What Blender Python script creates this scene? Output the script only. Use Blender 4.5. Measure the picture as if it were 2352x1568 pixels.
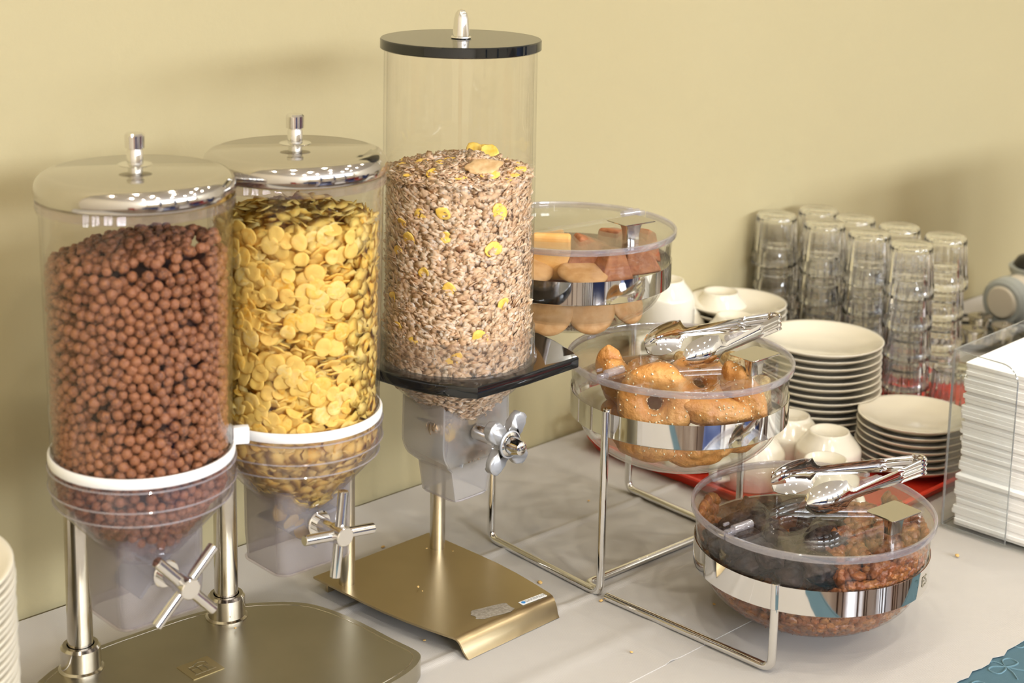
import bpy, bmesh, math, random
import numpy as np
from mathutils import Vector, Matrix, Euler, noise
random.seed(7); rng = np.random.default_rng(11)
PI = math.pi; rad = math.radians
for o in list(bpy.data.objects): bpy.data.objects.remove(o)
S = bpy.context.scene; COL = S.collection

# ------------------------------------------------------------------ camera
cd = bpy.data.cameras.new('camera'); cam = bpy.data.objects.new('camera', cd); COL.objects.link(cam)
cam.location = (0, 0, .767)
cam.rotation_euler = (Matrix.Rotation(rad(90 - 11.1), 3, 'X') @ Matrix.Rotation(.02, 3, 'Z')).to_euler()
cd.sensor_width = 36; cd.lens = 3725 / 2352 * 36; cd.shift_y = -414 / 2352
cd.dof.use_dof = True; cd.dof.focus_distance = 1.62; cd.dof.aperture_fstop = 6.5
cd.clip_start = .05; S.camera = cam
# ------------------------------------------------------------------ world, exposure
w = bpy.data.worlds.new('world'); S.world = w; w.use_nodes = True
w.node_tree.nodes['Background'].inputs[0].default_value = (.62, .76, 1, 1)
w.node_tree.nodes['Background'].inputs[1].default_value = 1.5
S.view_settings.view_transform = 'Standard'; S.view_settings.look = 'None'
S.view_settings.gamma = 1; S.view_settings.use_curve_mapping = False
S.view_settings.exposure = -0.13
cy = S.cycles
cy.use_adaptive_sampling = True; cy.adaptive_threshold = .04; cy.adaptive_min_samples = 16; cy.max_bounces = 18; cy.transparent_max_bounces = 48; cy.transmission_bounces = 18; cy.glossy_bounces = 6; cy.diffuse_bounces = 4
cy.use_denoising = True; cy.caustics_refractive = True; cy.caustics_reflective = False; cy.blur_glossy = .3
cy.sample_clamp_indirect = 6

# wall frame: u along the wall (to the right), n out of the wall into the room
WO = Vector((-.16953, 1.79822, 0)); TW = rad(44.2)
UX = Vector((math.cos(TW), math.sin(TW), 0)); NX = Vector((math.sin(TW), -math.cos(TW), 0))
def WP(u, n, z=0): return WO + UX * u + NX * n + Vector((0, 0, z))
TH = rad(43)

def area_light(name, loc, direction, sx, sy, power, col):
    l = bpy.data.lights.new(name, 'AREA'); l.shape = 'RECTANGLE'; l.size = sx; l.size_y = sy; l.energy = power; l.color = col
    o = bpy.data.objects.new(name, l); COL.objects.link(o); o.location = loc
    o.rotation_euler = Vector(direction).to_track_quat('-Z', 'Y').to_euler(); return o
ROOM_N = 9.0
WINDOWS = [(-2.4, 1.8), (.2, 1.8), (2.8, 1.8), (5.4, 2.0)]      # centre u, width
for i, (cu, ww) in enumerate(WINDOWS):
    area_light('window_daylight', WP(cu, ROOM_N + .12, 2.40), -NX, ww, 1.15, [470, 330, 280, 250][i], (.84, .90, 1.0))
LAMPS = [(u_, n_) for u_ in (-1.9, -.7, .5, 1.7, 2.9) for n_ in (.75, 2.2, 3.8)]  # ceiling lamps, with extra ones added to fill the shaded wall and table
for (u_, n_) in LAMPS:
    l = bpy.data.lights.new('lamp_light', 'AREA'); l.shape = 'DISK'; l.size = .12; l.energy = (16 if n_ > .8 else 10) * (1.35 if u_ < -.5 else .8); l.color = (1, .92, .80)
    o = bpy.data.objects.new('lamp_light', l); COL.objects.link(o); o.location = WP(u_, n_, 3.10)

# ------------------------------------------------------------------ material helpers
def newmat(name):
    m = bpy.data.materials.new(name); m.use_nodes = True; nt = m.node_tree
    for n_ in list(nt.nodes): nt.nodes.remove(n_)
    out = nt.nodes.new('ShaderNodeOutputMaterial'); return m, nt, out
def N(nt, t, **kw):
    n_ = nt.nodes.new(t)
    for k, v in kw.items():
        if k in n_.inputs: n_.inputs[k].default_value = v
        else: setattr(n_, k, v)
    return n_
def c4(c): return (*c, 1)
def srgb(r, g, b):
    f = lambda v: ((v / 255 + .055) / 1.055) ** 2.4 if v > 10 else v / 255 / 12.92
    return (f(r), f(g), f(b))
def pbr(name, col, rough=.5, metal=0, spec=.5, bump=None, var=None, coat=0, aniso=0, sss=0, island=None, coords='Object', trans=0):
    """bump=(scale,strength,distance); var=(scale,colour2,detail); island=[colours] random per piece"""
    m, nt, out = newmat(name); L = nt.links
    b = N(nt, 'ShaderNodeBsdfPrincipled'); L.new(b.outputs[0], out.inputs[0])
    b.inputs['Base Color'].default_value = c4(col); b.inputs['Roughness'].default_value = rough
    b.inputs['Metallic'].default_value = metal; b.inputs['Specular IOR Level'].default_value = spec
    b.inputs['Coat Weight'].default_value = coat; b.inputs['Coat Roughness'].default_value = .08
    b.inputs['Anisotropic'].default_value = aniso
    if sss: b.inputs['Subsurface Weight'].default_value = sss; b.inputs['Subsurface Radius'].default_value = (.006, .004, .002)
    tc = N(nt, 'ShaderNodeTexCoord'); src = None
    if island:
        g = N(nt, 'ShaderNodeNewGeometry'); oi = N(nt, 'ShaderNodeObjectInfo')
        a = N(nt, 'ShaderNodeMath', operation='ADD'); L.new(g.outputs['Random Per Island'], a.inputs[0]); L.new(oi.outputs['Random'], a.inputs[1])
        f = N(nt, 'ShaderNodeMath', operation='FRACT'); L.new(a.outputs[0], f.inputs[0])
        cr = N(nt, 'ShaderNodeValToRGB'); L.new(f.outputs[0], cr.inputs[0]); e = cr.color_ramp.elements
        e[0].position = 0; e[0].color = c4(island[0]); e[1].position = 1; e[1].color = c4(island[-1])
        for i, c in enumerate(island[1:-1]): x = e.new((i + 1) / (len(island) - 1)); x.color = c4(c)
        src = cr.outputs[0]
    if var:
        nz = N(nt, 'ShaderNodeTexNoise', Scale=var[0], Detail=var[2] if len(var) > 2 else 3); L.new(tc.outputs[coords], nz.inputs['Vector'])
        r = N(nt, 'ShaderNodeValToRGB'); L.new(nz.outputs[0], r.inputs[0]); r.color_ramp.elements[0].position = .38; r.color_ramp.elements[1].position = .64
        mx = N(nt, 'ShaderNodeMix', data_type='RGBA'); L.new(r.outputs[0], mx.inputs[0])
        mx.inputs[6].default_value = c4(col)
        if src: L.new(src, mx.inputs[6])
        mx.inputs[7].default_value = c4(var[1]); src = mx.outputs[2]
    if src: L.new(src, b.inputs['Base Color'])
    if trans:
        tl = N(nt, 'ShaderNodeBsdfTranslucent', Color=c4(col)); L.new(src, tl.inputs[0]); ms = N(nt, 'ShaderNodeMixShader'); ms.inputs[0].default_value = trans
        L.new(b.outputs[0], ms.inputs[1]); L.new(tl.outputs[0], ms.inputs[2]); L.new(ms.outputs[0], out.inputs[0])
    if bump:
        nz = N(nt, 'ShaderNodeTexNoise', Scale=bump[0], Detail=4); L.new(tc.outputs[coords], nz.inputs['Vector'])
        bp = N(nt, 'ShaderNodeBump', Strength=bump[1], Distance=bump[2]); L.new(nz.outputs[0], bp.inputs['Height']); L.new(bp.outputs[0], b.inputs['Normal'])
    return m
def clear(name, tint=(1, 1, 1), base=.04, rough=.015, haze=0, hazecol=(.8, .8, .85), top=.75):
    """thin clear plastic: transmits straight through, Schlick reflection, optional haze"""
    m, nt, out = newmat(name); L = nt.links
    t = N(nt, 'ShaderNodeBsdfTransparent', Color=c4(tint)); g = N(nt, 'ShaderNodeBsdfGlossy', Roughness=rough)
    lw = N(nt, 'ShaderNodeLayerWeight'); lw.inputs[0].default_value = .5
    p = N(nt, 'ShaderNodeMath', operation='POWER'); L.new(lw.outputs['Facing'], p.inputs[0]); p.inputs[1].default_value = 4.5
    mr = N(nt, 'ShaderNodeMath', operation='MULTIPLY_ADD'); L.new(p.outputs[0], mr.inputs[0]); mr.inputs[1].default_value = top; mr.inputs[2].default_value = base
    first = t
    if haze:
        d = N(nt, 'ShaderNodeBsdfDiffuse', Color=c4(hazecol)); tr = N(nt, 'ShaderNodeBsdfTranslucent', Color=c4(hazecol))
        a = N(nt, 'ShaderNodeMixShader'); a.inputs[0].default_value = .5; L.new(d.outputs[0], a.inputs[1]); L.new(tr.outputs[0], a.inputs[2])
        h = N(nt, 'ShaderNodeMixShader'); h.inputs[0].default_value = haze; L.new(t.outputs[0], h.inputs[1]); L.new(a.outputs[0], h.inputs[2]); first = h
    mx = N(nt, 'ShaderNodeMixShader'); L.new(mr.outputs[0], mx.inputs[0]); L.new(first.outputs[0], mx.inputs[1]); L.new(g.outputs[0], mx.inputs[2])
    L.new(mx.outputs[0], out.inputs[0]); return m
def realglass(name, col=(1, 1, 1)):
    m, nt, out = newmat(name); g = N(nt, 'ShaderNodeBsdfGlass', Color=c4(col), Roughness=0.0, IOR=1.48)
    nt.links.new(g.outputs[0], out.inputs[0]); return m
def emit(name, col, s):
    m, nt, out = newmat(name); e = N(nt, 'ShaderNodeEmission', Color=c4(col), Strength=s); nt.links.new(e.outputs[0], out.inputs[0]); return m

M = {}
M['wall'] = pbr('wall_paint', (.380, .320, .176), .75, bump=(120, .3, .0007), var=(1.3, (.393, .333, .188), 2), spec=.25)
M['wall2'] = pbr('wall_paint_pale', (.75, .68, .55), .75, bump=(160, .12, .0006))
M['ceiling'] = pbr('ceiling_paint', (.85, .83, .78), .8)
M['floor'] = pbr('floor_tile', (.20, .14, .10), .3, var=(3, (.15, .10, .07), 4))
M['chrome'] = pbr('polished_chrome', (.80, .79, .77), .055, 1)
M['steel'] = pbr('polished_steel_pole', (.66, .63, .58), .14, 1, var=(30, (.55, .51, .45), 3))
M['lidsteel'] = pbr('lid_steel', (.60, .575, .54), .08, 1)
M['satin'] = pbr('satin_steel_base', (.50, .465, .37), .33, 1, bump=(420, .08, .0004), var=(9, (.44, .41, .32), 4))
M['brushed'] = pbr('brushed_steel_base', (.60, .49, .30), .30, 1, bump=(300, .04, .0003), var=(7, (.52, .42, .25), 3))
M['brushpole'] = pbr('brushed_steel_pole', (.62, .58, .50), .26, 1)
M['clear'] = clear('clear_acrylic_tube', (.995, .99, .985), .022)
M['housing'] = clear('clear_lavender_plastic', (.955, .93, .94), .05, .04, haze=.045, hazecol=(.80, .72, .80))
M['frost'] = clear('frosted_plastic', (.86, .84, .85), .05, .3, haze=.27, hazecol=(.62, .58, .585))
M['frost2'] = clear('hazy_plastic', (.96, .95, .94), .03, .08, haze=.05, hazecol=(.72, .69, .66))
M['bowl'] = clear('clear_bowl_plastic', (.975, .975, .965), .05, .01, haze=.004)
M['rim'] = clear('clear_rim_plastic', (.93, .92, .945), .17, .05, haze=.22, hazecol=(.85, .82, .90))
M['acryl'] = clear('napkin_acrylic', (.97, .98, .98), .04)
M['acryledge'] = clear('acrylic_edge', (.75, .78, .78), .2, .05, haze=.3, hazecol=(.66, .66, .68))
M['glass'] = realglass('tumbler_glass', (1, 1, 1))
M['black'] = pbr('black_acrylic', (.008, .009, .009), .04, spec=.7)
M['ring'] = pbr('white_plastic_ring', (.80, .79, .77), .35)
M['paddle'] = pbr('grey_rubber_paddle', (.52, .56, .60), .5)
M['frost3'] = clear('frosted_spout_plastic', (.93, .92, .91), .05, .25, haze=.32, hazecol=(.80, .77, .74))
M['silver'] = pbr('silver_painted_plastic', (.46, .47, .49), .30, .55)
M['cloth'] = None
M['teal'] = None
M['brass'] = pbr('brass_tag', (.36, .29, .15), .4, .8); M['brassline'] = pbr('brass_tag_line', (.16, .13, .07), .5, .6)
M['stick'] = pbr('sticker_white', (.78, .78, .76), .5); M['blueink'] = pbr('blue_ink', (.05, .25, .6), .5); M['greyink'] = pbr('grey_ink', (.35, .36, .36), .5)
M['residue'] = pbr('sticker_residue', (.20, .17, .13), .8, var=(300, (.30, .27, .22), 4), bump=(500, .4, .0008))
M['china'] = pbr('white_china', (.66, .61, .50), .16, coat=.5)
M['red'] = pbr('red_plastic_tray', (.62, .035, .015), .35, coat=.2)
M['paper'] = pbr('white_paper_napkin', (.95, .94, .92), .85, bump=(90, .25, .0015))
M['grey'] = pbr('grey_plastic', (.42, .45, .44), .5); M['cream'] = pbr('cream_plastic', (.72, .66, .55), .5)
M['blackp'] = pbr('black_plastic', (.012, .012, .012), .35)
M['ball'] = pbr('chocolate_cereal', (.20, .08, .04), .5, bump=(520, .9, .0014), var=(380, (.30, .115, .042), 4), island=[(.12, .042, .021), (.20, .074, .034), (.27, .105, .05), (.15, .054, .026)], spec=.45)
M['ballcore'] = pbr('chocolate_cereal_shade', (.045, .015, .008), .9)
M['flake'] = pbr('corn_flake', (.85, .55, .12), .55, bump=(380, .6, .0009), var=(330, (1, .77, .22), 3), island=[(1, .70, .13), (1, .78, .24), (1, .63, .07), (1, .85, .38), (1, .73, .16)], trans=.45, sss=.0, spec=.4)
M['flakecore'] = pbr('corn_flake_bulk', (.85, .48, .06), .9, bump=(200, 1, .004), var=(120, (.42, .21, .03), 3))
M['oat'] = pbr('oat_flake', (.62, .45, .29), .75, island=[(.92, .66, .42), (.74, .46, .25), (1, .88, .70), (.92, .68, .44), (1, .95, .86), (.60, .33, .17), (1, .80, .58), (1, .92, .78)], trans=.3, var=(420, (.86, .60, .36), 2), bump=(600, .4, .0006))
M['oatcore'] = pbr('oat_bulk', (.50, .32, .17), .9, bump=(300, 1, .003), var=(260, (.60, .45, .30), 3))
M['mflake'] = pbr('muesli_corn_flake', (.90, .58, .08), .55, bump=(300, .6, .001), var=(250, (.95, .68, .16), 3))
M['banana'] = pbr('dried_banana', (.72, .50, .26), .55, var=(160, (.58, .36, .16), 4), bump=(240, .5, .001))
M['sesame'] = pbr('sesame_biscuit', (.50, .205, .045), .45, var=(50, (.62, .31, .09), 5), bump=(110, .9, .004))
M['seed'] = pbr('sesame_seed', (.88, .76, .52), .5)
M['rusk'] = pbr('seeded_brown_bread', (.36, .22, .08), .8, var=(170, (.56, .42, .20), 4), bump=(200, .9, .003))
M['biscuit'] = pbr('golden_biscuit', (.68, .34, .09), .6, var=(60, (.74, .42, .14), 3), bump=(160, .35, .0012))
M['wafer'] = pbr('pale_round_biscuit', (.46, .24, .085), .65, var=(90, (.55, .32, .14), 3), bump=(150, .4, .0012))
M['choc'] = pbr('brown_cake_biscuit', (.27, .09, .032), .7, var=(120, (.36, .135, .05), 4), bump=(230, .6, .0016))
M['raisin'] = pbr('golden_raisin', (.28, .085, .018), .34, island=[(.36, .13, .02), (.22, .055, .015), (.42, .17, .035), (.28, .075, .02)], bump=(260, .9, .0022), var=(150, (.20, .055, .012), 3), coat=.2)
M['prune'] = pbr('black_dried_plum', (.012, .008, .009), .5, spec=.25, bump=(120, .9, .003), var=(60, (.04, .022, .018), 3))
M['crumb'] = pbr('crumb', (.62, .40, .14), .8)

def cloth_mat(name, col, weave, col2=None):
    m, nt, out = newmat(name); L = nt.links
    b = N(nt, 'ShaderNodeBsdfPrincipled', Roughness=.8); b.inputs['Base Color'].default_value = c4(col); b.inputs['Specular IOR Level'].default_value = .2
    b.inputs['Sheen Weight'].default_value = .1
    L.new(b.outputs[0], out.inputs[0]); tc = N(nt, 'ShaderNodeTexCoord')
    mp = N(nt, 'ShaderNodeMapping'); mp.inputs['Rotation'].default_value = (0, 0, rad(45)); L.new(tc.outputs['Object'], mp.inputs[0])
    ck = N(nt, 'ShaderNodeTexVoronoi', Scale=weave); ck.inputs['Randomness'].default_value = .0; L.new(mp.outputs[0], ck.inputs['Vector'])
    nz = N(nt, 'ShaderNodeTexNoise', Scale=7, Detail=4); L.new(tc.outputs['Object'], nz.inputs['Vector'])
    b1 = N(nt, 'ShaderNodeBump', Strength=.35, Distance=.0006); L.new(ck.outputs['Distance'], b1.inputs['Height'])
    b2 = N(nt, 'ShaderNodeBump', Strength=.35, Distance=.006); L.new(nz.outputs[0], b2.inputs['Height']); L.new(b1.outputs[0], b2.inputs['Normal'])
    L.new(b2.outputs[0], b.inputs['Normal']); return m
M['cloth'] = cloth_mat('white_paper_cloth', (.462, .435, .402), 520)
M['teal'] = cloth_mat('teal_damask_cloth', (.055, .120, .155), 700)
M['damask'] = cloth_mat('teal_damask_motif', (.11, .20, .245), 700)

# ------------------------------------------------------------------ object helpers
def link(name, me, m, parent=None, smooth=True, autos=None):
    if smooth:
        for p in me.polygons: p.use_smooth = True
        if autos:
            try: me.set_sharp_from_angle(angle=rad(autos))
            except Exception: pass
    me.materials.clear(); me.materials.append(m)
    o = bpy.data.objects.new(name, me); COL.objects.link(o)
    if parent: o.parent = parent
    return o
def ob(name, bm, m, parent=None, smooth=True, autos=35, loc=None, rot=None):
    bmesh.ops.recalc_face_normals(bm, faces=bm.faces[:])
    me = bpy.data.meshes.new(name); bm.to_mesh(me); bm.free()
    o = link(name, me, m, parent, smooth, autos)
    if loc is not None: o.location = loc
    if rot is not None: o.rotation_euler = rot
    return o
def tag(o, label, cat, group=None, kind=None):
    o['label'] = label; o['category'] = cat
    if group: o['group'] = group
    if kind: o['kind'] = kind
    return o
def empty(name, loc, rz=0, label=None, cat=None, group=None, rot=None):
    o = bpy.data.objects.new(name, None); COL.objects.link(o); o.location = loc; o.rotation_euler = rot or (0, 0, rz); o.empty_display_size = .02
    if label: tag(o, label, cat, group)
    return o
def kids(o): return [c for c in bpy.data.objects if c.parent == o]
def dup(root, loc=None, rot=None, label=None, group=None):
    r = root.copy(); COL.objects.link(r)
    if loc is not None: r.location = loc
    if rot is not None: r.rotation_euler = rot
    if label: r['label'] = label
    if group: r['group'] = group
    for ch in list(root.children):
        c = ch.copy(); COL.objects.link(c); c.parent = r
        for g in list(ch.children):
            d = g.copy(); COL.objects.link(d); d.parent = c
    return r
def B(): return bmesh.new()
def solid(bm, t):
    bmesh.ops.recalc_face_normals(bm, faces=bm.faces[:]); bm.normal_update(); bmesh.ops.solidify(bm, geom=bm.faces[:], thickness=t)
def lathe(bm, prof, seg=64, c=(0, 0), close=False, a0=0, a1=2 * PI):
    """prof list of (r,z); full turn unless a0,a1 given"""
    full = abs(a1 - a0 - 2 * PI) < 1e-6; rings = []
    ns = seg if full else seg + 1
    for r, z in prof:
        if r < 1e-6: rings.append([bm.verts.new((c[0], c[1], z))])
        else: rings.append([bm.verts.new((c[0] + r * math.cos(a0 + (a1 - a0) * i / seg), c[1] + r * math.sin(a0 + (a1 - a0) * i / seg), z)) for i in range(ns)])
    pairs = list(zip(rings, rings[1:]))
    if close: pairs.append((rings[-1], rings[0]))
    for A, Bq in pairs:
        for i in range(seg):
            j = (i + 1) % ns
            if len(A) == 1 and len(Bq) == 1: continue
            if len(A) == 1: bm.faces.new((A[0], Bq[i], Bq[j]))
            elif len(Bq) == 1: bm.faces.new((A[i], A[j], Bq[0]))
            else: bm.faces.new((A[i], A[j], Bq[j], Bq[i]))
    return bm
def prism(bm, pts, z0, z1, bev=0, seg=2, top_only=False):
    lo = [bm.verts.new((x, y, z0)) for x, y in pts]; hi = [bm.verts.new((x, y, z1)) for x, y in pts]
    k = len(pts); f = [bm.faces.new(lo[::-1]), bm.faces.new(hi)]
    for i in range(k): f.append(bm.faces.new((lo[i], lo[(i + 1) % k], hi[(i + 1) % k], hi[i])))
    if bev:
        es = [e for e in f[1].edges] + ([] if top_only else [e for e in f[0].edges])
        bmesh.ops.bevel(bm, geom=es, offset=bev, segments=seg, affect='EDGES', profile=.5)
    return bm
def box(bm, cx, cy_, cz, sx, sy, sz, bev=0, seg=2, mat=None):
    r = bmesh.ops.create_cube(bm, size=1); vs = r['verts']
    for v in vs: v.co = Vector((cx + v.co.x * sx, cy_ + v.co.y * sy, cz + v.co.z * sz))
    if bev:
        es = list({e for v in vs for e in v.link_edges})
        rr = bmesh.ops.bevel(bm, geom=es, offset=bev, segments=seg, affect='EDGES', profile=.5)
        vs = list({v for f in rr['faces'] for v in f.verts} | {v for v in vs if v.is_valid})
    if mat:
        for v in vs: v.co = mat @ v.co
    return bm
def cyl(bm, p0, p1, r0, r1=None, seg=20, bev=0):
    """capped cylinder or cone with small chamfer between two points"""
    r1 = r0 if r1 is None else r1; p0 = Vector(p0); p1 = Vector(p1); d = (p1 - p0); L = d.length; q = d.to_track_quat('Z', 'Y')
    prof = [(0, 0), (r0 - bev, 0), (r0, bev), (r1, L - bev), (r1 - bev, L), (0, L)] if bev else [(0, 0), (r0, 0), (r1, L), (0, L)]
    b2 = bmesh.new(); lathe(b2, prof, seg)
    mp = {}
    for v in b2.verts: mp[v] = bm.verts.new(p0 + q @ v.co)
    for f in b2.faces: bm.faces.new([mp[v] for v in f.verts])
    b2.free(); return bm
def fillet(pts, r, k=6):
    pts = [Vector(p) for p in pts]; out = [pts[0]]
    for a, b, c in zip(pts, pts[1:], pts[2:]):
        d1 = (a - b).normalized(); d2 = (c - b).normalized(); rr = min(r, (a - b).length * .45, (c - b).length * .45)
        s = b + d1 * rr; e = b + d2 * rr
        for i in range(k + 1):
            t = i / k; out.append(s * (1 - t) ** 2 + b * 2 * t * (1 - t) + e * t * t)
    out.append(pts[-1]); return out
def tube(bm, pts, r, seg=10, cap=True):
    pts = [Vector(p) for p in pts]; k = len(pts); rings = []; up = None
    for i, p in enumerate(pts):
        t = (pts[min(i + 1, k - 1)] - pts[max(i - 1, 0)]).normalized()
        if up is None: up = Vector((0, 0, 1)) if abs(t.z) < .9 else Vector((1, 0, 0))
        x = t.cross(up)
        if x.length < 1e-4: x = t.orthogonal()
        x.normalize(); y = x.cross(t).normalized(); up = y
        ri = r[i] if isinstance(r, (list, tuple)) else r
        rings.append([bm.verts.new(p + x * ri * math.cos(2 * PI * j / seg) + y * ri * math.sin(2 * PI * j / seg)) for j in range(seg)])
    for A, Bq in zip(rings, rings[1:]):
        for j in range(seg): bm.faces.new((A[j], A[(j + 1) % seg], Bq[(j + 1) % seg], Bq[j]))
    if cap: bm.faces.new(rings[0][::-1]); bm.faces.new(rings[-1])
    return bm
def smooth_outline(pts, k=6, close=True):
    """Catmull-Rom through pts"""
    out = []; m_ = len(pts)
    for i in range(m_):
        p0, p1, p2, p3 = [Vector(pts[(i + j) % m_]) for j in (-1, 0, 1, 2)]
        for s in range(k):
            t = s / k
            out.append(tuple(.5 * ((2 * p1) + (p2 - p0) * t + (2 * p0 - 5 * p1 + 4 * p2 - p3) * t * t + (-p0 + 3 * p1 - 3 * p2 + p3) * t ** 3)))
    return out
def rrect(w_, h_, r, k=5, cx=0, cy_=0):
    o = []
    for sx, sy, a in ((1, 1, 0), (-1, 1, 90), (-1, -1, 180), (1, -1, 270)):
        for i in range(k + 1):
            t = rad(a + 90 * i / k); o.append((cx + sx * (w_ / 2 - r) + r * math.cos(t), cy_ + sy * (h_ / 2 - r) + r * math.sin(t)))
    return o
def text(name, body, size, m, parent, loc, rot=(0, 0, 0), ext=.0002, space=1):
    c = bpy.data.curves.new(name, 'FONT'); c.body = body; c.size = size; c.extrude = ext; c.align_x = 'CENTER'; c.align_y = 'CENTER'; c.space_character = space
    t_ = bpy.data.objects.new(name, c); me = bpy.data.meshes.new_from_object(t_); bpy.data.objects.remove(t_); me.materials.clear(); me.materials.append(m)
    o = bpy.data.objects.new(name, me); COL.objects.link(o); o.parent = parent; o.location = loc; o.rotation_euler = rot; return o

# ------------------------------------------------------------------ structure: room
def wbox(name, u0, u1, n0, n1, z0, z1, m, parent=None, kind='structure'):
    bm = B()
    for sgn in (0,):
        vs = [bm.verts.new(WP(a, b, c)) for a in (u0, u1) for b in (n0, n1) for c in (z0, z1)]
        for f in ((0, 1, 3, 2), (4, 6, 7, 5), (0, 4, 5, 1), (2, 3, 7, 6), (0, 2, 6, 4), (1, 5, 7, 3)): bm.faces.new([vs[i] for i in f])
    o = ob(name, bm, m, parent, smooth=False)
    if kind and not parent: o['kind'] = kind
    return o
FL = -.76; CE = 3.2
wbox('floor', -3.6, 7.2, -.2, ROOM_N + .3, FL - .1, FL, M['floor'])
wbox('ceiling', -3.6, 7.2, -.2, ROOM_N + .3, CE, CE + .1, M['ceiling'])
wbox('wall_back', -3.6, 7.2, -.2, 0, FL, CE, M['wall'])
wbox('wall_left', -3.7, -3.5, 0, ROOM_N, FL, CE, M['wall2'])
wbox('wall_right', 7.1, 7.3, 0, ROOM_N, FL, CE, M['wall2'])
# window wall: sill band, head band, piers between windows
wbox('wall_front', -3.6, 7.2, ROOM_N, ROOM_N + .1, FL, 1.8, M['wall2'])
wbox('wall_front_head', -3.6, 7.2, ROOM_N, ROOM_N + .1, 3.0, CE, M['wall2'])
edges = [-3.6] + [e for c_, w_ in WINDOWS for e in (c_ - w_ / 2, c_ + w_ / 2)] + [7.2]
for i in range(0, len(edges), 2): wbox('wall_front_pier', edges[i], edges[i + 1], ROOM_N, ROOM_N + .1, 1.8, 3.0, M['wall2'])
frame_m = pbr('window_frame_white', (.8, .8, .78), .4)
for i, (cu, ww) in enumerate(WINDOWS):
    wn = empty('window_%d' % (i + 1), WP(cu, ROOM_N, 2.4)); wn['kind'] = 'structure'
    for j, (a, b, z0, z1) in enumerate([(-ww / 2, ww / 2, 1.8, 1.86), (-ww / 2, ww / 2, 2.94, 3.0), (-ww / 2, -ww / 2 + .06, 1.86, 2.94), (ww / 2 - .06, ww / 2, 1.86, 2.94), (-.04, .04, 1.86, 2.94)]):
        o = wbox('window_frame', cu + a, cu + b, ROOM_N - .01, ROOM_N + .07, z0, z1, frame_m)
        o.parent = wn; o.matrix_parent_inverse = Matrix.Translation(-Vector(wn.location)); del o['kind']
# blue curtains beside the windows (seen in the chrome)
curt = pbr('blue_curtain', (.02, .05, .19), .8)
for cu in (-1.1, 1.5, 4.1):
    bm = B(); k = 40; wd = .34; rows = []
    for z in (-.6, 3.0): rows.append([bm.verts.new(WP(cu + wd * (i / k - .5), ROOM_N - .12 + .03 * math.sin(i * 1.1), z)) for i in range(k + 1)])
    for i in range(k): bm.faces.new((rows[0][i], rows[0][i + 1], rows[1][i + 1], rows[1][i]))
    solid(bm, .004)
    o = ob('curtain', bm, curt); tag(o, 'dark blue curtain hanging beside a window behind the camera', 'curtain', 'blue curtains on the window wall')
# ceiling lamps (their small reflections dot the china), plus more added as overhead fill
lampm = pbr('lamp_housing', (.6, .6, .6), .4, .8); bulb = emit('lamp_glow', (1, .88, .68), 6)
for u_ in (-1.9, -.7, .5, 1.7, 2.9):
    for n_ in (.75, 2.2, 3.8):
        t = empty('ceiling_lamp', WP(u_, n_, CE), 0, 'round recessed ceiling lamp with warm bulb', 'lamp', 'ceiling lamps above the buffet')
        bm = B(); lathe(bm, [(0, -.03), (.03, -.03), (.07, -.045), (.08, -.045), (.08, -.001), (0, -.001)], 24); ob('lamp_housing', bm, lampm, t)
        bm = B(); lathe(bm, [(0, -.075), (.02, -.07), (.028, -.055), (.026, -.031), (0, -.031)], 16); ob('bulb', bm, bulb, t)
# dining tables behind the camera, seen only mirrored
redc = pbr('red_cloth', (.45, .03, .02), .8); bluec = pbr('blue_cloth', (.03, .07, .3), .8); whitec = pbr('white_cloth', (.7, .7, .68), .8)
for i, (u_, n_, cl) in enumerate([(-1.4, 3.8, bluec), (.4, 4.1, whitec), (2.3, 3.8, redc), (4.1, 3.9, bluec)]):
    t = empty('dining_table', WP(u_, n_, FL), TW, ['blue-clothed square dining table at the left windows', 'white-clothed square dining table by the middle windows', 'red-clothed square dining table behind the camera', 'blue-clothed square dining table at the right windows'][i], 'table')
    bm = B(); box(bm, 0, 0, .745, .9, .9, .03, .004); ob('tabletop', bm, cl, t)
    bm = B(); k = 64; rows = []
    for z, f in ((.76, 1), (.35, 1.03)):
        rows.append([bm.verts.new((x * f * (1 + (.01 * math.sin(j * 2.1) if z < .5 else 0)), y * f, z)) for j, (x, y) in enumerate(rrect(.92, .92, .05, 15))])
    kk = len(rows[0])
    for j in range(kk): bm.faces.new((rows[0][j], rows[0][(j + 1) % kk], rows[1][(j + 1) % kk], rows[1][j]))
    bm.faces.new(rows[0]); ob('table_cover', bm, cl, t)
    for a in (-1, 1):
        for b_ in (-1, 1):
            bm = B(); box(bm, a * .38, b_ * .38, .365, .05, .05, .73, .004); ob('leg', bm, lampm, t)

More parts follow.
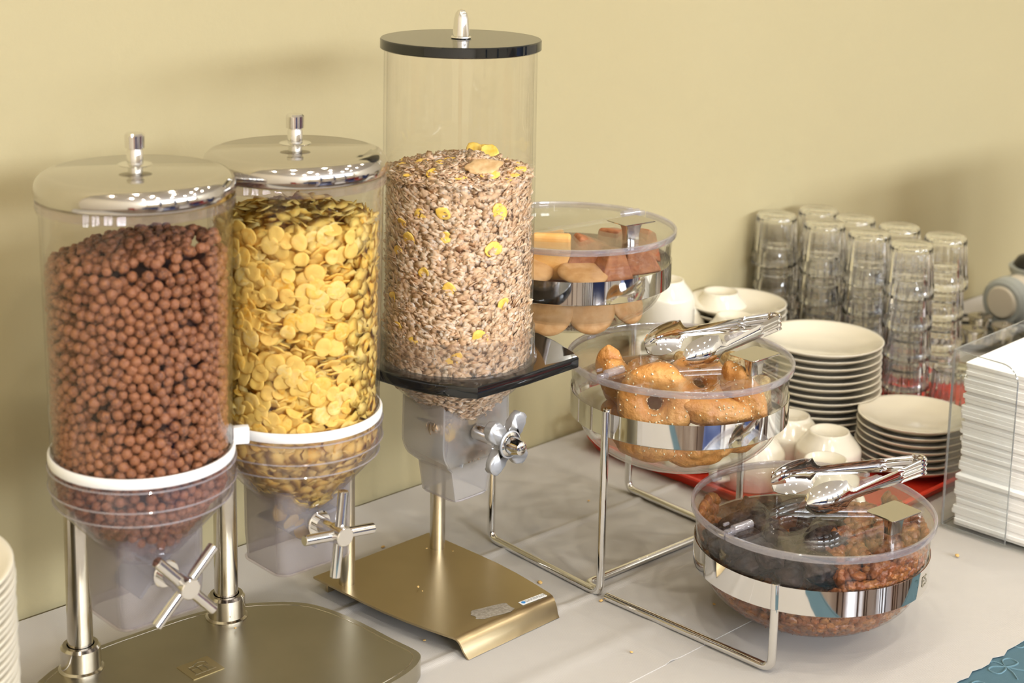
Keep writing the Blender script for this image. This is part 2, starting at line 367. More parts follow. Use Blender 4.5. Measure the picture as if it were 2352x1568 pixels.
def chair(u_, n_, rz, col, frame, label):
    t = empty('dining_chair', WP(u_, n_, FL), TW + rz, label, 'chair')
    bm = B(); box(bm, 0, 0, .45, .42, .42, .045, .012); ob('seat', bm, col, t)
    bm = B(); box(bm, 0, .20, .74, .40, .03, .36, .012); ob('backrest', bm, col, t)
    for a in (-1, 1):
        bm = B(); tube(bm, [(a * .19, -.19, 0), (a * .185, -.185, .43)], .016, 10); ob('leg', bm, frame, t)
        bm = B(); tube(bm, [(a * .19, .23, 0), (a * .19, .205, .45), (a * .19, .225, .95)], .016, 10); ob('leg', bm, frame, t)
woodm = pbr('dark_wood', (.08, .03, .015), .4); pale = pbr('pale_seat', (.75, .74, .78), .7); bluef = pbr('blue_seat', (.02, .05, .22), .7)
for (u_, n_, rz, c_, lb) in [(-.25, 1.75, 3.0, bluef, 'blue padded dining chair closest to the buffet on the left'), (.3, 1.85, 3.3, pale, 'white padded dining chair close to the buffet, left of centre'), (.85, 1.72, 3.1, bluef, 'blue padded dining chair close to the middle of the buffet'), (1.4, 1.80, 2.9, redc, 'red padded dining chair close to the buffet, right of centre'), (2.45, 1.75, 3.2, pale, 'white padded dining chair close to the right end of the buffet'), (-.9, 2.7, .2, bluef, 'blue padded dining chair left behind the camera'), (.0, 2.9, -.3, pale, 'white padded dining chair behind the camera'), (.75, 2.55, .5, bluef, 'blue padded dining chair right behind the camera'), (1.5, 2.75, -.1, redc, 'red padded dining chair right of the buffet'), (2.2, 2.6, .3, pale, 'white padded dining chair right of the buffet'), (1.9, 1.6, 1.2, bluef, 'blue padded dining chair near the buffet end'), (3.1, 2.2, .2, bluef, 'blue padded dining chair far right of the buffet'), (-2.0, 2.6, .1, redc, 'red padded dining chair far left of the buffet')]:
    chair(u_, n_, rz, c_, woodm, lb)
# ------------------------------------------------------------------ buffet table, cloths
TU0, TU1, TN1 = -1.5, 1.9, .736
tb = empty('buffet_table', WP(.26, .372, FL), TW, 'long buffet table against the yellow wall, hidden under cloths', 'table')
bm = B(); box(bm, -.06, 0, -FL - .024, TU1 - TU0, .72, .03, .003); ob('tabletop', bm, pbr('table_wood', (.3, .2, .1), .5), tb)
for a in (-1.65, 1.45):
    for b_ in (-.33, .33): bm = B(); box(bm, a, b_, (-FL - .035) / 2, .05, .05, -FL - .035, .003); ob('leg', bm, lampm, tb)
def sheet(name, u0, u1, n0, n1, z, thick, m, folds, nu, nn, wav=.0006, drop=0):
    bm = B(); g = []
    for i in range(nu + 1):
        col = []
        for j in range(nn + 1):
            u_ = u0 + (u1 - u0) * i / nu; n_ = n0 + (n1 - n0) * j / nn
            zz = z
            for (kind, pos, amp, wd) in folds:
                d = (n_ if kind == 'n' else u_) - pos - .006 * math.sin(3 * (u_ if kind == 'n' else n_))
                zz += amp * math.exp(-(d / wd) ** 2)
            p = Vector((u_ * 6, n_ * 6, 0)); zz += wav * max(-.9, noise.noise(p)) * 1.0
            e = min(n_ - n0, n1 - n_, .03) / .03
            if n1 > .6 and j == nn: n_ += .0016 * math.sin(u_ * 190) * (1 + math.sin(u_ * 37))
            if drop and n_ > n1 - .12: zz -= 0
            col.append(bm.verts.new(WP(u_, n_, zz)))
        g.append(col)
    for i in range(nu):
        for j in range(nn): bm.faces.new((g[i][j], g[i + 1][j], g[i + 1][j + 1], g[i][j + 1]))
    solid(bm, -thick)
    return ob(name, bm, m, autos=60)
o = wbox('tablecloth', TU0 - .01, TU1 - .01, .004, TN1 + .012, -.0062, -.0034, M['teal'], kind=None)
bm = B(); bm.from_mesh(o.data)
vs = [bm.verts.new(WP(u_, n_, z_)) for u_, n_, z_ in ((TU0, TN1 + .012, -.3), (TU1 - .01, TN1 + .012, -.3), (TU1 - .01, TN1 + .012, -.003), (TU0, TN1 + .012, -.003), (TU0, TN1 + .016, -.3), (TU1 - .01, TN1 + .016, -.3), (TU1 - .01, TN1 + .016, -.003), (TU0, TN1 + .016, -.003))]
for f in ((0, 1, 2, 3), (7, 6, 5, 4), (0, 4, 5, 1), (3, 2, 6, 7), (0, 3, 7, 4), (1, 5, 6, 2)): bm.faces.new([vs[i] for i in f])
bm.to_mesh(o.data); bm.free()
tag(o, 'teal damask tablecloth showing at the bottom right corner', 'tablecloth')
# bow motif woven in the teal cloth
def motif(bm, u_, n_, s):
    for pts in ([(0, 0), (-.5, .5), (-1, .45), (-.95, -.1), (-.4, -.15), (0, 0)], [(0, 0), (.5, .5), (1, .35), (.9, -.2), (.4, -.2), (0, 0)], [(0, 0), (-.3, -.6), (-.75, -1.1)], [(0, 0), (.25, -.6), (.6, -1.2)], [(0, 0), (.1, .5), (-.1, 1.1)], [(-.1, 1.1), (.3, 1.5)], [(-.05, .8), (-.5, 1.3)]):
        tube(bm, [WP(u_ + s * x, n_ - s * y, -.0032) for x, y in (smooth_outline(pts, 4)[:len(pts) * 4 - 3] if len(pts) > 3 else pts)], .0009, 5)
for (u_, n_) in ((.222, .712), (.285, .700), (.16, .715), (.34, .712), (.42, .712)):
    bm = B(); motif(bm, u_, n_, .018); ob('woven_bow', bm, M['damask'], o)
o = sheet('paper_cover', TU0 + .02, TU1 - .02, .47, .698, -.0014, .0006, M['cloth'], [('u', .62, .0007, .006), ('u', -.35, .0007, .006)], 260, 60, wav=.0009)
tag(o, 'front white paper table cover sheet with scalloped edge', 'table cover')
o = sheet('paper_cover', TU0 + .02, TU1 - .02, .005, .492, 0, .0009, M['cloth'],
          [('n', .205, .0026, .0045), ('n', .345, .0022, .0045), ('u', .42, .0026, .005), ('u', -.02, .0020, .005), ('n', .43, .0012, .012), ('u', .8, .0014, .006), ('u', -.5, .0014, .006)], 420, 130, wav=.0009)
tag(o, 'creased white paper table cover sheet lying against the wall', 'table cover')

# ------------------------------------------------------------------ packing helper
def shell_points(prof, d, th0, th1, iters=26, dens=.92, seed=1):
    """blue-noise points on a surface of revolution; prof polyline (r,z) ; returns positions, outward normals"""
    rg = np.random.default_rng(seed); pr = np.array(prof, float); seg = np.diff(pr, axis=0); ln = np.hypot(seg[:, 0], seg[:, 1])
    fine = np.concatenate([np.linspace(pr[i], pr[i + 1], max(2, int(ln[i] / (d * .15))), endpoint=False) for i in range(len(seg))] + [pr[-1:]])
    fs = np.diff(fine, axis=0); fl = np.hypot(fs[:, 0], fs[:, 1]); mid = (fine[1:] + fine[:-1]) / 2
    aw = fl * np.maximum(mid[:, 0], 1e-5) * (th1 - th0); n_ = int(aw.sum() / (dens * d * d))
    k = rg.choice(len(mid), n_, p=aw / aw.sum()); th = rg.uniform(th0, th1, n_)
    P_ = np.c_[mid[k, 0] * np.cos(th), mid[k, 0] * np.sin(th), mid[k, 1]]
    tn = fs / fl[:, None]; nr = np.c_[tn[:, 1], -tn[:, 0]]
    for it in range(iters):
        D = P_[:, None, :] - P_[None, :, :]; q = np.sqrt((D ** 2).sum(-1)); np.fill_diagonal(q, 9)
        f = np.clip(d - q, 0, None) / q * .35
        P_ = P_ + (D * f[..., None]).sum(1)
        r = np.hypot(P_[:, 0], P_[:, 1]); th = np.arctan2(P_[:, 1], P_[:, 0])
        c_ = (th0 + th1) / 2; th = (th - c_ + PI) % (2 * PI) - PI + c_; th = np.clip(th, th0, th1)
        dd = (r[:, None] - mid[None, :, 0]) ** 2 + (P_[:, 2][:, None] - mid[None, :, 1]) ** 2; k = dd.argmin(1)
        P_ = np.c_[mid[k, 0] * np.cos(th), mid[k, 0] * np.sin(th), mid[k, 1]]
    Nn = np.c_[nr[k, 0] * np.cos(th), nr[k, 0] * np.sin(th), nr[k, 1]]
    return P_, Nn
def merged(name, protos, mats, m, parent=None, label=None, cat=None, kind='stuff'):
    """join many transformed copies of small meshes into one mesh. protos: list of (verts ndarray, faces list)"""
    V = []; F = []; off = 0
    for (pi, mt) in mats:
        v, f = protos[pi]; V.append(v @ mt[:3, :3].T + mt[:3, 3]); F += [tuple(i + off for i in q) for q in f]; off += len(v)
    me = bpy.data.meshes.new(name); me.from_pydata(np.concatenate(V).tolist(), [], F); me.update()
    o = link(name, me, m, parent)
    if label: tag(o, label, cat)
    if kind: o['kind'] = kind
    return o
def proto_of(bm):
    bm.verts.index_update(); v = np.array([x.co[:] for x in bm.verts]); f = [tuple(q.index for q in fc.verts) for fc in bm.faces]; return v, f
def rotm(nrm, spin, tilt=0, tdir=0):
    q = Vector(nrm).to_track_quat('Z', 'Y').to_matrix() @ Matrix.Rotation(tdir, 3, 'Z') @ Matrix.Rotation(tilt, 3, 'X') @ Matrix.Rotation(spin, 3, 'Z')
    return q
def tm(pos, R3, s=(1, 1, 1)):
    m_ = np.eye(4); m_[:3, :3] = np.array(R3) @ np.diag(s); m_[:3, 3] = pos; return m_
def mat4(npm): return Matrix([list(r) for r in npm])
FRONT = -PI / 2     # towards the camera

def lens_proto(k, rx, ry, h, curl, seed):
    rg = random.Random(seed); v = [(0, 0, h / 2), (0, 0, -h / 2)]
    for i in range(k):
        a = 2 * PI * i / k; r = 1 + rg.uniform(-.12, .1); x = rx * r * math.cos(a); y = ry * r * math.sin(a)
        v.append((x, y, curl * (x * x / rx / rx - .4) * rx + rg.uniform(-1, 1) * h * .5))
    f = []
    for i in range(k): j = (i + 1) % k; f += [(0, 2 + i, 2 + j), (1, 2 + j, 2 + i)]
    return np.array(v), f
def flake_mesh(name, rx, ry, h, curl, seed, m, k=14):
    rg = random.Random(seed); bm = B(); top = []; bot = []
    def zf(x, y): return curl * (x * x) / rx * 1.0 + .25 * curl * math.sin(7 * y / ry) * rx * .3 + .3 * h * math.sin(5 * x / rx + seed)
    jt = .07 if k == 14 else .17
    rad_ = [(1 + rg.uniform(-jt, jt)) for _ in range(k)]
    rad_ = [(rad_[i - 1] + 2 * rad_[i]) / 3 for i in range(k)]
    for sgn, lst in ((1, top), (-1, bot)):
        cv = bm.verts.new((0, 0, sgn * h * .5)); lst.append([cv])
        for fr in (.5, .88):
            lst.append([bm.verts.new((rx * fr * rad_[i] * math.cos(2 * PI * i / k), ry * fr * rad_[i] * math.sin(2 * PI * i / k), zf(rx * fr * math.cos(2 * PI * i / k), ry * fr * math.sin(2 * PI * i / k)) + sgn * h * .5)) for i in range(k)])
    edge = [bm.verts.new((rx * rad_[i] * math.cos(2 * PI * i / k), ry * rad_[i] * math.sin(2 * PI * i / k), zf(rx * math.cos(2 * PI * i / k), ry * math.sin(2 * PI * i / k)))) for i in range(k)]
    for lst in (top, bot):
        for i in range(k):
            j = (i + 1) % k; bm.faces.new((lst[0][0], lst[1][i], lst[1][j])); bm.faces.new((lst[1][i], lst[2][i], lst[2][j], lst[1][j])); bm.faces.new((lst[2][i], edge[i], edge[j], lst[2][j]))
    bmesh.ops.recalc_face_normals(bm, faces=bm.faces[:]); me = bpy.data.meshes.new(name); bm.to_mesh(me); bm.free()
    for p in me.polygons: p.use_smooth = True
    me.materials.append(m); return me
def lump_mesh(name, sx, sy, sz, amp, freq, seed, m, sub=3):
    bm = B(); bmesh.ops.create_icosphere(bm, subdivisions=sub, radius=1)
    for v in bm.verts:
        d = v.co.copy(); k = 1 + amp * noise.noise(d * freq + Vector((seed * 3.1, seed, 0))) ; v.co = Vector((d.x * sx * k, d.y * sy * k, d.z * sz * k))
    me = bpy.data.meshes.new(name); bm.to_mesh(me); bm.free()
    for p in me.polygons: p.use_smooth = True
    me.materials.append(m); return me
def put(name, me, mt, label=None, cat=None, group=None, parent=None):
    o = bpy.data.objects.new(name, me); COL.objects.link(o); o.matrix_world = mt
    if parent: o.parent = parent
    if label: tag(o, label, cat, group)
    return o

# ------------------------------------------------------------------ double dispenser (balls + corn flakes)
AX1 = Vector((-.3032, 1.2763, 0)); AX2 = Vector((-.1872, 1.3804, 0)); PM = (AX1 + AX2) / 2
UL = Vector((math.cos(TH), math.sin(TH), 0)); NL = Vector((math.sin(TH), -math.cos(TH), 0))
ds = empty('cereal_dispenser', PM, TH, 'double cereal dispenser with two lidded tubes on steel poles, left front', 'dispenser')
# local: x = u, y = -n ; tubes at x=+-.078,y=0 ; poles at y=+.12
HX = (AX2 - AX1).length / 2; PY = .12
half = [(.0, .147), (.05, .146), (.095, .136), (.130, .115), (.153, .092), (.164, .062), (.1695, .025), (.172, -.02), (.1745, -.048), (.1735, -.060), (.167, -.0685), (.150, -.078), (.121, -.0845), (.07, -.089), (.03, -.0905)]
o2 = [(-x, y) for x, y in half[:0:-1]][::-1]
o2 = half + [(0, -.091)] + [(-x, y) for x, y in half[:0:-1]]
bm = B(); prism(bm, smooth_outline(o2, 5), .001, .020, .0045, 3); bp = ob('base_plate', bm, M['satin'], ds, autos=50)
bm = B(); tube(bm, [(x * .965, .02 + (y - .02) * .955, .0197) for x, y in smooth_outline(o2, 5)] + [(o2[0][0] * .965, .02 + (o2[0][1] - .02) * .955, .0197)], .0007, 6); ob('base_seam', bm, M['steel'], bp)
bm = B(); prism(bm, rrect(.033, .030, .001, 2), .0200, .0206); tg = ob('brand_tag', bm, M['brass'], ds, smooth=False, loc=(.004, .0495, 0))
bm = B()
for pts in ([(-.009, -.007), (-.009, .006), (-.003, .006), (-.003, .001), (-.009, .001)], [(-.002, -.007), (-.002, .003), (.004, .003), (.004, -.007)], [(-.004, .007), (.003, .010), (.009, .007), (.009, .001), (.003, .0), (.009, -.007)], [(-.011, -.009), (.011, -.009)]):
    tube(bm, [(x, y, .0207) for x, y in pts], .00035, 5)
ob('monogram', bm, M['brassline'], tg)
for sx in (-1, 1):
    bm = B(); lathe(bm, [(.0115, .018), (.0115, .300), (0, .302)], 32, (sx * HX, PY)); lathe(bm, [(0, .018), (.0115, .018)], 32, (sx * HX, PY)); pl = ob('pole', bm, M['steel'], ds)
    bm = B(); lathe(bm, [(.0205, .0195), (.0205, .0215), (.0182, .023), (.0180, .042), (.0160, .0445), (.0125, .0445), (.0118, .040)], 40, (sx * HX, PY)); ob('collar', bm, M['steel'], pl)
def canister(parent, x, spin, hub_rot, bracket):
    c = (x, 0)
    bm = B(); lathe(bm, [(.0738, .262), (.0765, .470), (.0788, .4745), (.0788, .4825), (.0745, .4825), (.0742, .4765), (.0718, .264)], 96, c, close=True); t = ob('canister_tube', bm, M['clear'], parent)
    bm = B(); lathe(bm, [(.0775, .4752), (.0790, .4756), (.0794, .4770), (.0794, .4784), (.0784, .4790), (.0784, .4802), (.0794, .4808), (.0794, .4822), (.0775, .4822)], 96, c, close=True); ob('tube_flange', bm, M['housing'], parent)
    bm = B(); lathe(bm, [(0, .5032), (.0655, .5032), (.0672, .5024), (.0705, .5026), (.0745, .5012), (.0778, .4982), (.0796, .4940), (.0802, .4895), (.0797, .4855), (.0785, .4832), (.0765, .4826), (.0765, .4845), (.0782, .489), (.0765, .4965), (.070, .4995), (0, .5)], 96, c); l = ob('lid', bm, M['lidsteel'], parent, autos=None)
    bm = B(); lathe(bm, [(.0060, .5030), (.0060, .5072), (.0132, .5076), (.0138, .5084), (.0130, .5090), (.0066, .5094), (.0066, .5190), (.0061, .5200), (.0061, .5212), (.0078, .5218), (.0080, .5320), (.0068, .5336), (0, .5338)], 36, c); ob('knob', bm, M['chrome'], l)
    bm = B(); lathe(bm, [(.0742, .2620), (.0758, .2620), (.0764, .2640), (.0764, .2690), (.0756, .2705), (.0742, .2705)], 96, c, close=True); ob('clamp_ring', bm, M['ring'], parent)
    bm = B(); lathe(bm, [(.0765, .2615), (.0765, .2420), (.0740, .2395), (.0735, .2300), (.0690, .2240), (.030, .1800), (.030, .1780), (.0275, .1785), (.0275, .1808), (.066, .2250), (.0712, .2310), (.0745, .2440), (.0745, .2615)], 96, c, close=True); ob('funnel', bm, M['housing'], parent)
    # faint moulded rings on the funnel
    bm = B()
    for r_, z_ in ((.0768, .2425), (.0738, .2300), (.0768, .2590)): tube(bm, [(c[0] + r_ * math.cos(a), c[1] + r_ * math.sin(a), z_) for a in np.linspace(0, 2 * PI, 73)], .0008, 6, cap=False)
    ob('moulded_ring', bm, M['rim'], parent)
    # frosted spout box, open at the bottom
    bm = B(); rows = []
    for (z_, s, th_) in ((.205, 1, 0), (.150, .99, 0), (.1275, .95, 0), (.1275, .95, .0022), (.150, .99, .0022), (.205, 1, .0022)):
        rows.append([bm.verts.new((c[0] + px, c[1] + py, z_)) for px, py in rrect(.082 * s - 2 * th_, .066 * s - 2 * th_, .012 - th_, 6)])
    kk = len(rows[0])
    for A_, B_ in zip(rows, rows[1:] + rows[:1]):
        for j in range(kk): bm.faces.new((A_[j], A_[(j + 1) % kk], B_[(j + 1) % kk], B_[j]))
    sp = ob('spout', bm, M['frost'], parent)
    bm = B(); tube(bm, [(c[0] + px, c[1] + py, .1275) for px, py in rrect(.080, .064, .012, 6) + [rrect(.080, .064, .012, 6)[0]]], .0013, 6, cap=False); ob('spout_rim', bm, M['housing'], sp)
    # paddle wheel
    bm = B(); cyl(bm, (c[0], c[1] - .026, .168), (c[0], c[1] + .026, .168), .009, seg=20, bev=.001)
    for k in range(4):
        a = hub_rot + k * PI / 2
        box(bm, 0, 0, 0, .022, .048, .003, .001, 1, Matrix.Translation((c[0], c[1], .168)) @ Matrix.Rotation(a, 4, 'Y') @ Matrix.Translation((.017, 0, 0)))
    ob('paddle_wheel', bm, M['paddle'], parent)
    # cross handle
    bm = B(); cyl(bm, (c[0], c[1] - .030, .168), (c[0], c[1] - .055, .168), .0074, seg=24, bev=.0006); cyl(bm, (c[0], c[1] - .055, .168), (c[0], c[1] - .0725, .168), .0088, seg=32, bev=.0008)
    cyl(bm, (c[0], c[1] - .0315, .168), (c[0], c[1] - .035, .168), .012, seg=32, bev=.001)
    hd = ob('turn_handle', bm, M['chrome'], parent)
    for k in range(4):
        a = hub_rot + k * PI / 2; dx, dz = math.cos(a), math.sin(a)
        bm = B(); cyl(bm, (c[0] + dx * .006, c[1] - .063, .168 + dz * .006), (c[0] + dx * .038, c[1] - .063, .168 + dz * .0395), .0048, seg=18, bev=.0007); ob('spoke', bm, M['chrome'], hd)
    # bracket to the pole
    bm = B(); box(bm, c[0], c[1] + .094, .270, .020, .038, .016, .002); ob('bracket', bm, M['ring'], parent)
    if bracket:
        a = rad(-28 + 0); box_m = Matrix.Translation((c[0] + .081 * math.cos(a), c[1] + .081 * math.sin(a), .2735)) @ Matrix.Rotation(a, 4, 'Z')
        bm = B(); box(bm, 0, 0, 0, .014, .009, .015, .0015, 2, box_m); ob('clasp', bm, M['ring'], parent)
canister(ds, -HX, 0, rad(43), True)
canister(ds, HX, 0, rad(-7), False)

# contents -------------------------------------------------------------
def keepfront(P_, c=(0, 0)):
    return np.argsort(P_[:, 1])
# chocolate balls
BD = .0090
def ballprof(off):
    R0 = .0722 - off
    return [(.0275 - off * .5, .181 + off * .3), (R0 - .0085, .2275 + off * .4), (R0 - .002, .236), (R0 - .0008, .262), (R0 + .0012, .436)]
P1, N1 = shell_points(ballprof(BD * .5), BD, FRONT - 2.0, FRONT + 2.0, seed=3, iters=30)
P2, N2 = shell_points(ballprof(BD * 1.28), BD, FRONT - 2.0, FRONT + 2.0, seed=4, iters=16)
PT, NT = shell_points([(.002, .0), (.066, .0)], BD * .97, -PI, PI, seed=5, iters=30)
def moundz(x, y, R=.072): r = math.hypot(x, y); return .446 - .010 * (r / R) ** 2 + .010 * x / R
PT = np.array([[x, y, moundz(x, y) + random.uniform(-.002, .0025)] for x, y, _ in PT])
P1 = P1[[p[2] < moundz(p[0], p[1]) - .002 for p in P1]]; P2 = P2[[p[2] < moundz(p[0], p[1]) - .004 for p in P2]]
allb = [tuple(p) for p in P1] + [tuple(p) for p in PT]
order = sorted(range(len(allb)), key=lambda i: allb[i][1] - (.02 if allb[i][2] > .25 else 0))
bmesh_ball = [lump_mesh('cereal_ball', BD * .53, BD * .50, BD * .51, .12, 2.2, s, M['ball'], 3) for s in range(5)]
bp_ = []
for s in range(4):
    bm = B(); bmesh.ops.create_icosphere(bm, subdivisions=2, radius=BD * .51)
    for v in bm.verts: v.co *= 1 + .1 * noise.noise(v.co * 300 + Vector((s, 0, 0)))
    bp_.append(proto_of(bm)); bm.free()
rest = []; cnt = 0
for i in order:
    p = allb[i]; s = random.choice([.86, .95, 1, 1.04, 1.0]); R3 = Euler((random.uniform(0, 6), random.uniform(0, 6), 0)).to_matrix()
    if cnt < 300 and p[2] > .25:
        put('cereal_ball', random.choice(bmesh_ball), Matrix.Translation(AX1 + Vector(p)) @ R3.to_4x4() @ Matrix.Scale(s, 4), 'round chocolate cereal ball at the front of the left dispenser tube', 'cereal ball', 'chocolate cereal balls in the left dispenser'); cnt += 1
    else: rest.append((random.randrange(4), tm(np.array(p) + AX1, R3, (s, s, s))))
for p in P2: rest.append((random.randrange(4), tm(np.array(p) + AX1, np.eye(3))))
merged('cereal_ball_pile', bp_, rest, M['ball'], None, 'remaining brown chocolate cereal balls filling the left dispenser', 'cereal')
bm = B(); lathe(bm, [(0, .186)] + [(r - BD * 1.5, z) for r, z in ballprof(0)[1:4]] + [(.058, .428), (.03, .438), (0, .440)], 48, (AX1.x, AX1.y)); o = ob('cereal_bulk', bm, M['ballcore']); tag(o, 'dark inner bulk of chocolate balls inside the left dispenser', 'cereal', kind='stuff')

# corn flakes
FDm = .0175
fl_me = [flake_mesh('corn_flake', FDm * .5 * a, FDm * .5 * b, .0015, c_, s, M['flake']) for s, (a, b, c_) in enumerate([(1, .9, .12), (1.05, 1, .06), (.9, .82, .2), (1.0, .95, -.1), (1.12, 1.0, .05), (.8, .72, .25)])]
fl_pr = [lens_proto(11, FDm * .5 * a, FDm * .5 * b, .0016, c_ * .8, s) for s, (a, b, c_) in enumerate([(1, .9, .2), (1.05, 1, .1), (.9, .8, .3), (1.1, 1, -.15)])]
def flprof(off):
    R0 = .0718 - off; return [(.030 - off * .5, .182), (R0 - .0085, .2275), (R0 - .0025, .238), (R0 - .001, .262), (R0 + .001, .445)]
def flake_layer(off, dens, seed, tiltmax):
    P_, N_ = shell_points(flprof(off), FDm * .62, FRONT - 2.0, FRONT + 2.0, seed=seed, iters=14, dens=dens)
    out = []
    for p, nn in zip(P_, N_):
        q = noise.noise(Vector(p) * 38 + Vector((seed, 0, 0)))
        tl = abs(random.gauss(0, .24)) if q > -.22 else random.uniform(.7, 1.3)
        tl = min(tl, tiltmax); back = math.sin(tl) * FDm * .40
        pos = np.array(p) - nn * back
        out.append((pos, rotm(nn, random.uniform(0, 6.3), tl, random.uniform(-.5, .5) + (PI if random.random() < .3 else 0)), p[1]))
    return out
L1 = flake_layer(.0018, .95, 21, 1.4); L2 = flake_layer(.006, .9, 22, 1.0); L3 = flake_layer(.0115, 1.1, 23, .8)
PT, _ = shell_points([(.002, 0), (.064, 0)], FDm * .55, -PI, PI, seed=25, iters=12)
LT = []
for x, y, _z in PT:
    r = math.hypot(x, y); z = .452 - .012 * (r / .07) ** 2 + random.uniform(-.003, .004); LT.append((np.array((x, y, z)), rotm((random.gauss(0, .35), random.gauss(0, .35), 1), random.uniform(0, 6.3)), y))
allf = sorted([f for f in L1 + L2[::2] if f[0][2] > .25], key=lambda f: f[2]) ; used = set(); cnt = 0; rest = []
for f in allf:
    if cnt < 300:
        put('corn_flake', random.choice(fl_me), mat4(tm(f[0] + AX2, f[1], (1,) * 3)), 'yellow corn flake against the wall of the middle dispenser tube', 'corn flake', 'corn flakes in the middle dispenser'); cnt += 1; used.add(id(f[1]))
for f in L1 + L2 + L3 + LT:
    if id(f[1]) not in used: rest.append((random.randrange(4), tm(f[0] + AX2, f[1])))
merged('corn_flake_pile', fl_pr, rest, M['flake'], None, 'remaining yellow corn flakes filling the middle dispenser', 'cereal')
bm = B(); lathe(bm, [(0, .186), (.012, .186)] + [(r - .016, z) for r, z in flprof(0)[1:4]] + [(.055, .436), (.03, .444), (0, .446)], 48, (AX2.x, AX2.y)); o = ob('flake_bulk', bm, M['flakecore']); tag(o, 'inner bulk of corn flakes inside the middle dispenser', 'cereal', kind='stuff')
# a few flakes caught in the frosted spout, behind the handle
for i, (dx, dy, dz) in enumerate([(-.022, -.020, .172), (-.012, -.022, .163), (-.002, -.020, .158), (-.028, -.012, .180), (-.006, -.006, .168), (.004, -.018, .170)]):
    p = AX2 + UL * dx + NL * (-dy) + Vector((0, 0, dz)); put('corn_flake', fl_me[i % 6], Matrix.Translation(p) @ rotm((NL.x, NL.y, random.uniform(-.3, .6)), random.uniform(0, 6), .2).to_4x4(), 'corn flake caught inside the frosted spout of the middle dispenser', 'corn flake', 'corn flakes in the middle spout')

# ------------------------------------------------------------------ muesli dispenser
A3 = Vector((-.0505, 1.528, 0)); TH3 = rad(45.5)
UL3 = Vector((math.cos(TH3), math.sin(TH3), 0)); NL3 = Vector((math.sin(TH3), -math.cos(TH3), 0))
dm = empty('cereal_dispenser', A3, TH3, 'tall muesli dispenser with black disc lid and bronze-toned steel base', 'dispenser')
prof_y = [.127, .06, 0, -.03, -.060, -.072]
# curved plate: loft of cross sections along y with the front flap bending down
def wid(y): t = (y + .085) / .212; return (.060 + .019 * math.sin(PI * min(1, max(0, t * .62)))) if t < 1 else .078
bm = B(); rows = []
path = [(.127, .0195)] + [(y, .0195) for y in (.11, .08, .05, .02, -.01, -.035, -.055, -.066)] + [(-.070, .0188), (-.0735, .0165), (-.076, .013), (-.0785, .0085), (-.081, .004), (-.0835, .001)]
for (y, z) in path:
    hw = .064 + .0165 * math.sin(PI * .5 * min(1, (y + .085) / .13)); sk = .006 - .05 * y * .6
    if y < -.08: hw *= .985
    rows.append([bm.verts.new((sk * .6 + hw * s, y, z)) for s in np.linspace(-1, 1, 13)])
for a, b in zip(rows, rows[1:]):
    for i in range(12): bm.faces.new((a[i], a[i + 1], b[i + 1], b[i]))
solid(bm, .0022)
bpl = ob('base_plate', bm, M['brushed'], dm, autos=40)
bm = B(); box(bm, .002, .119, .0095, .14, .004, .0165, .0008); ob('rear_foot', bm, M['brushed'], dm)
bm = B(); prism(bm, rrect(.033, .0072, .0005, 1), .0197, .0200); st = ob('sticker', bm, M['stick'], bpl, smooth=False, loc=(.050, -.0635, 0), rot=(0, 0, rad(-5)))
bm = B(); cyl(bm, (.0375, -.0624, .0200), (.0375, -.0624, .0203), .0022, seg=20); ob('sticker_dot', bm, M['blueink'], dm)
text('sticker_lettering', 'GARIBALDI', .0054, M['greyink'], dm, (.0530, -.0637, .0202), (0, 0, rad(-5)), .0001)
bm = B(); pts = []
for i in range(26):
    a = 2 * PI * i / 26; k = 1 + .16 * noise.noise(Vector((math.cos(a) * 3, math.sin(a) * 3, 1)))
    pts.append((.021 * k * max(-1, min(1, 1.25 * math.cos(a))), .010 * k * max(-1, min(1, 1.25 * math.sin(a)))))
prism(bm, pts, .0196, .0199); ob('sticker_residue', bm, M['residue'], dm, smooth=False, loc=(.002, -.0535, 0), rot=(0, 0, rad(-13)))
for sx in (-1, 1):
    bm = B(); lathe(bm, [(0, .018), (.0083, .018), (.0083, .2612), (0, .2615)], 32, (sx * .063, .0925)); ob('pole', bm, M['brushpole'], dm)
bo = [(-.054, -.0855), (-.063, -.075), (-.077, -.045), (-.086, -.012), (-.088, .03), (-.086, .075), (-.080, .112), (.088, .112), (.104, .07), (.111, .03), (.110, -.005), (.104, -.035), (.092, -.072), (.084, -.0855), (.01, -.087)]
bm = B(); prism(bm, bo, .2612, .2728, .0016, 2); ob('support_plate', bm, M['black'], dm, autos=30)
bm = B(); lathe(bm, [(.0742, .2745), (.0728, .5745), (.0700, .5745), (.0714, .2745)], 96, close=True); ob('canister_tube', bm, M['clear'], dm)
bm = B(); lathe(bm, [(.0790, .2730), (.0790, .2750), (.0772, .2765), (.0766, .2790), (.0762, .3050), (.0746, .3055), (.0744, .2740), (.0744, .2730)], 96, close=True); ob('collar', bm, M['frost2'], dm)
bm = B(); lathe(bm, [(0, .5748), (.0755, .5748), (.0767, .5758), (.0767, .5838), (.0757, .5848), (0, .5848)], 96); l = ob('lid', bm, M['black'], dm, autos=30)
bm = B(); lathe(bm, [(0, .5846), (.0088, .5846), (.0098, .5856), (.0096, .5866), (.0082, .5872), (.0080, .590), (.0068, .6035), (.0055, .6085), (.0032, .6115), (0, .6125)], 32); ob('knob', bm, M['chrome'], l)
bm = B(); lathe(bm, [(.0700, .2612), (.0695, .255), (.060, .243), (.044, .228), (.033, .216), (.031, .216), (.042, .2285), (.058, .244), (.0675, .2555), (.068, .2612)], 72, close=True); ob('funnel', bm, M['frost2'], dm)
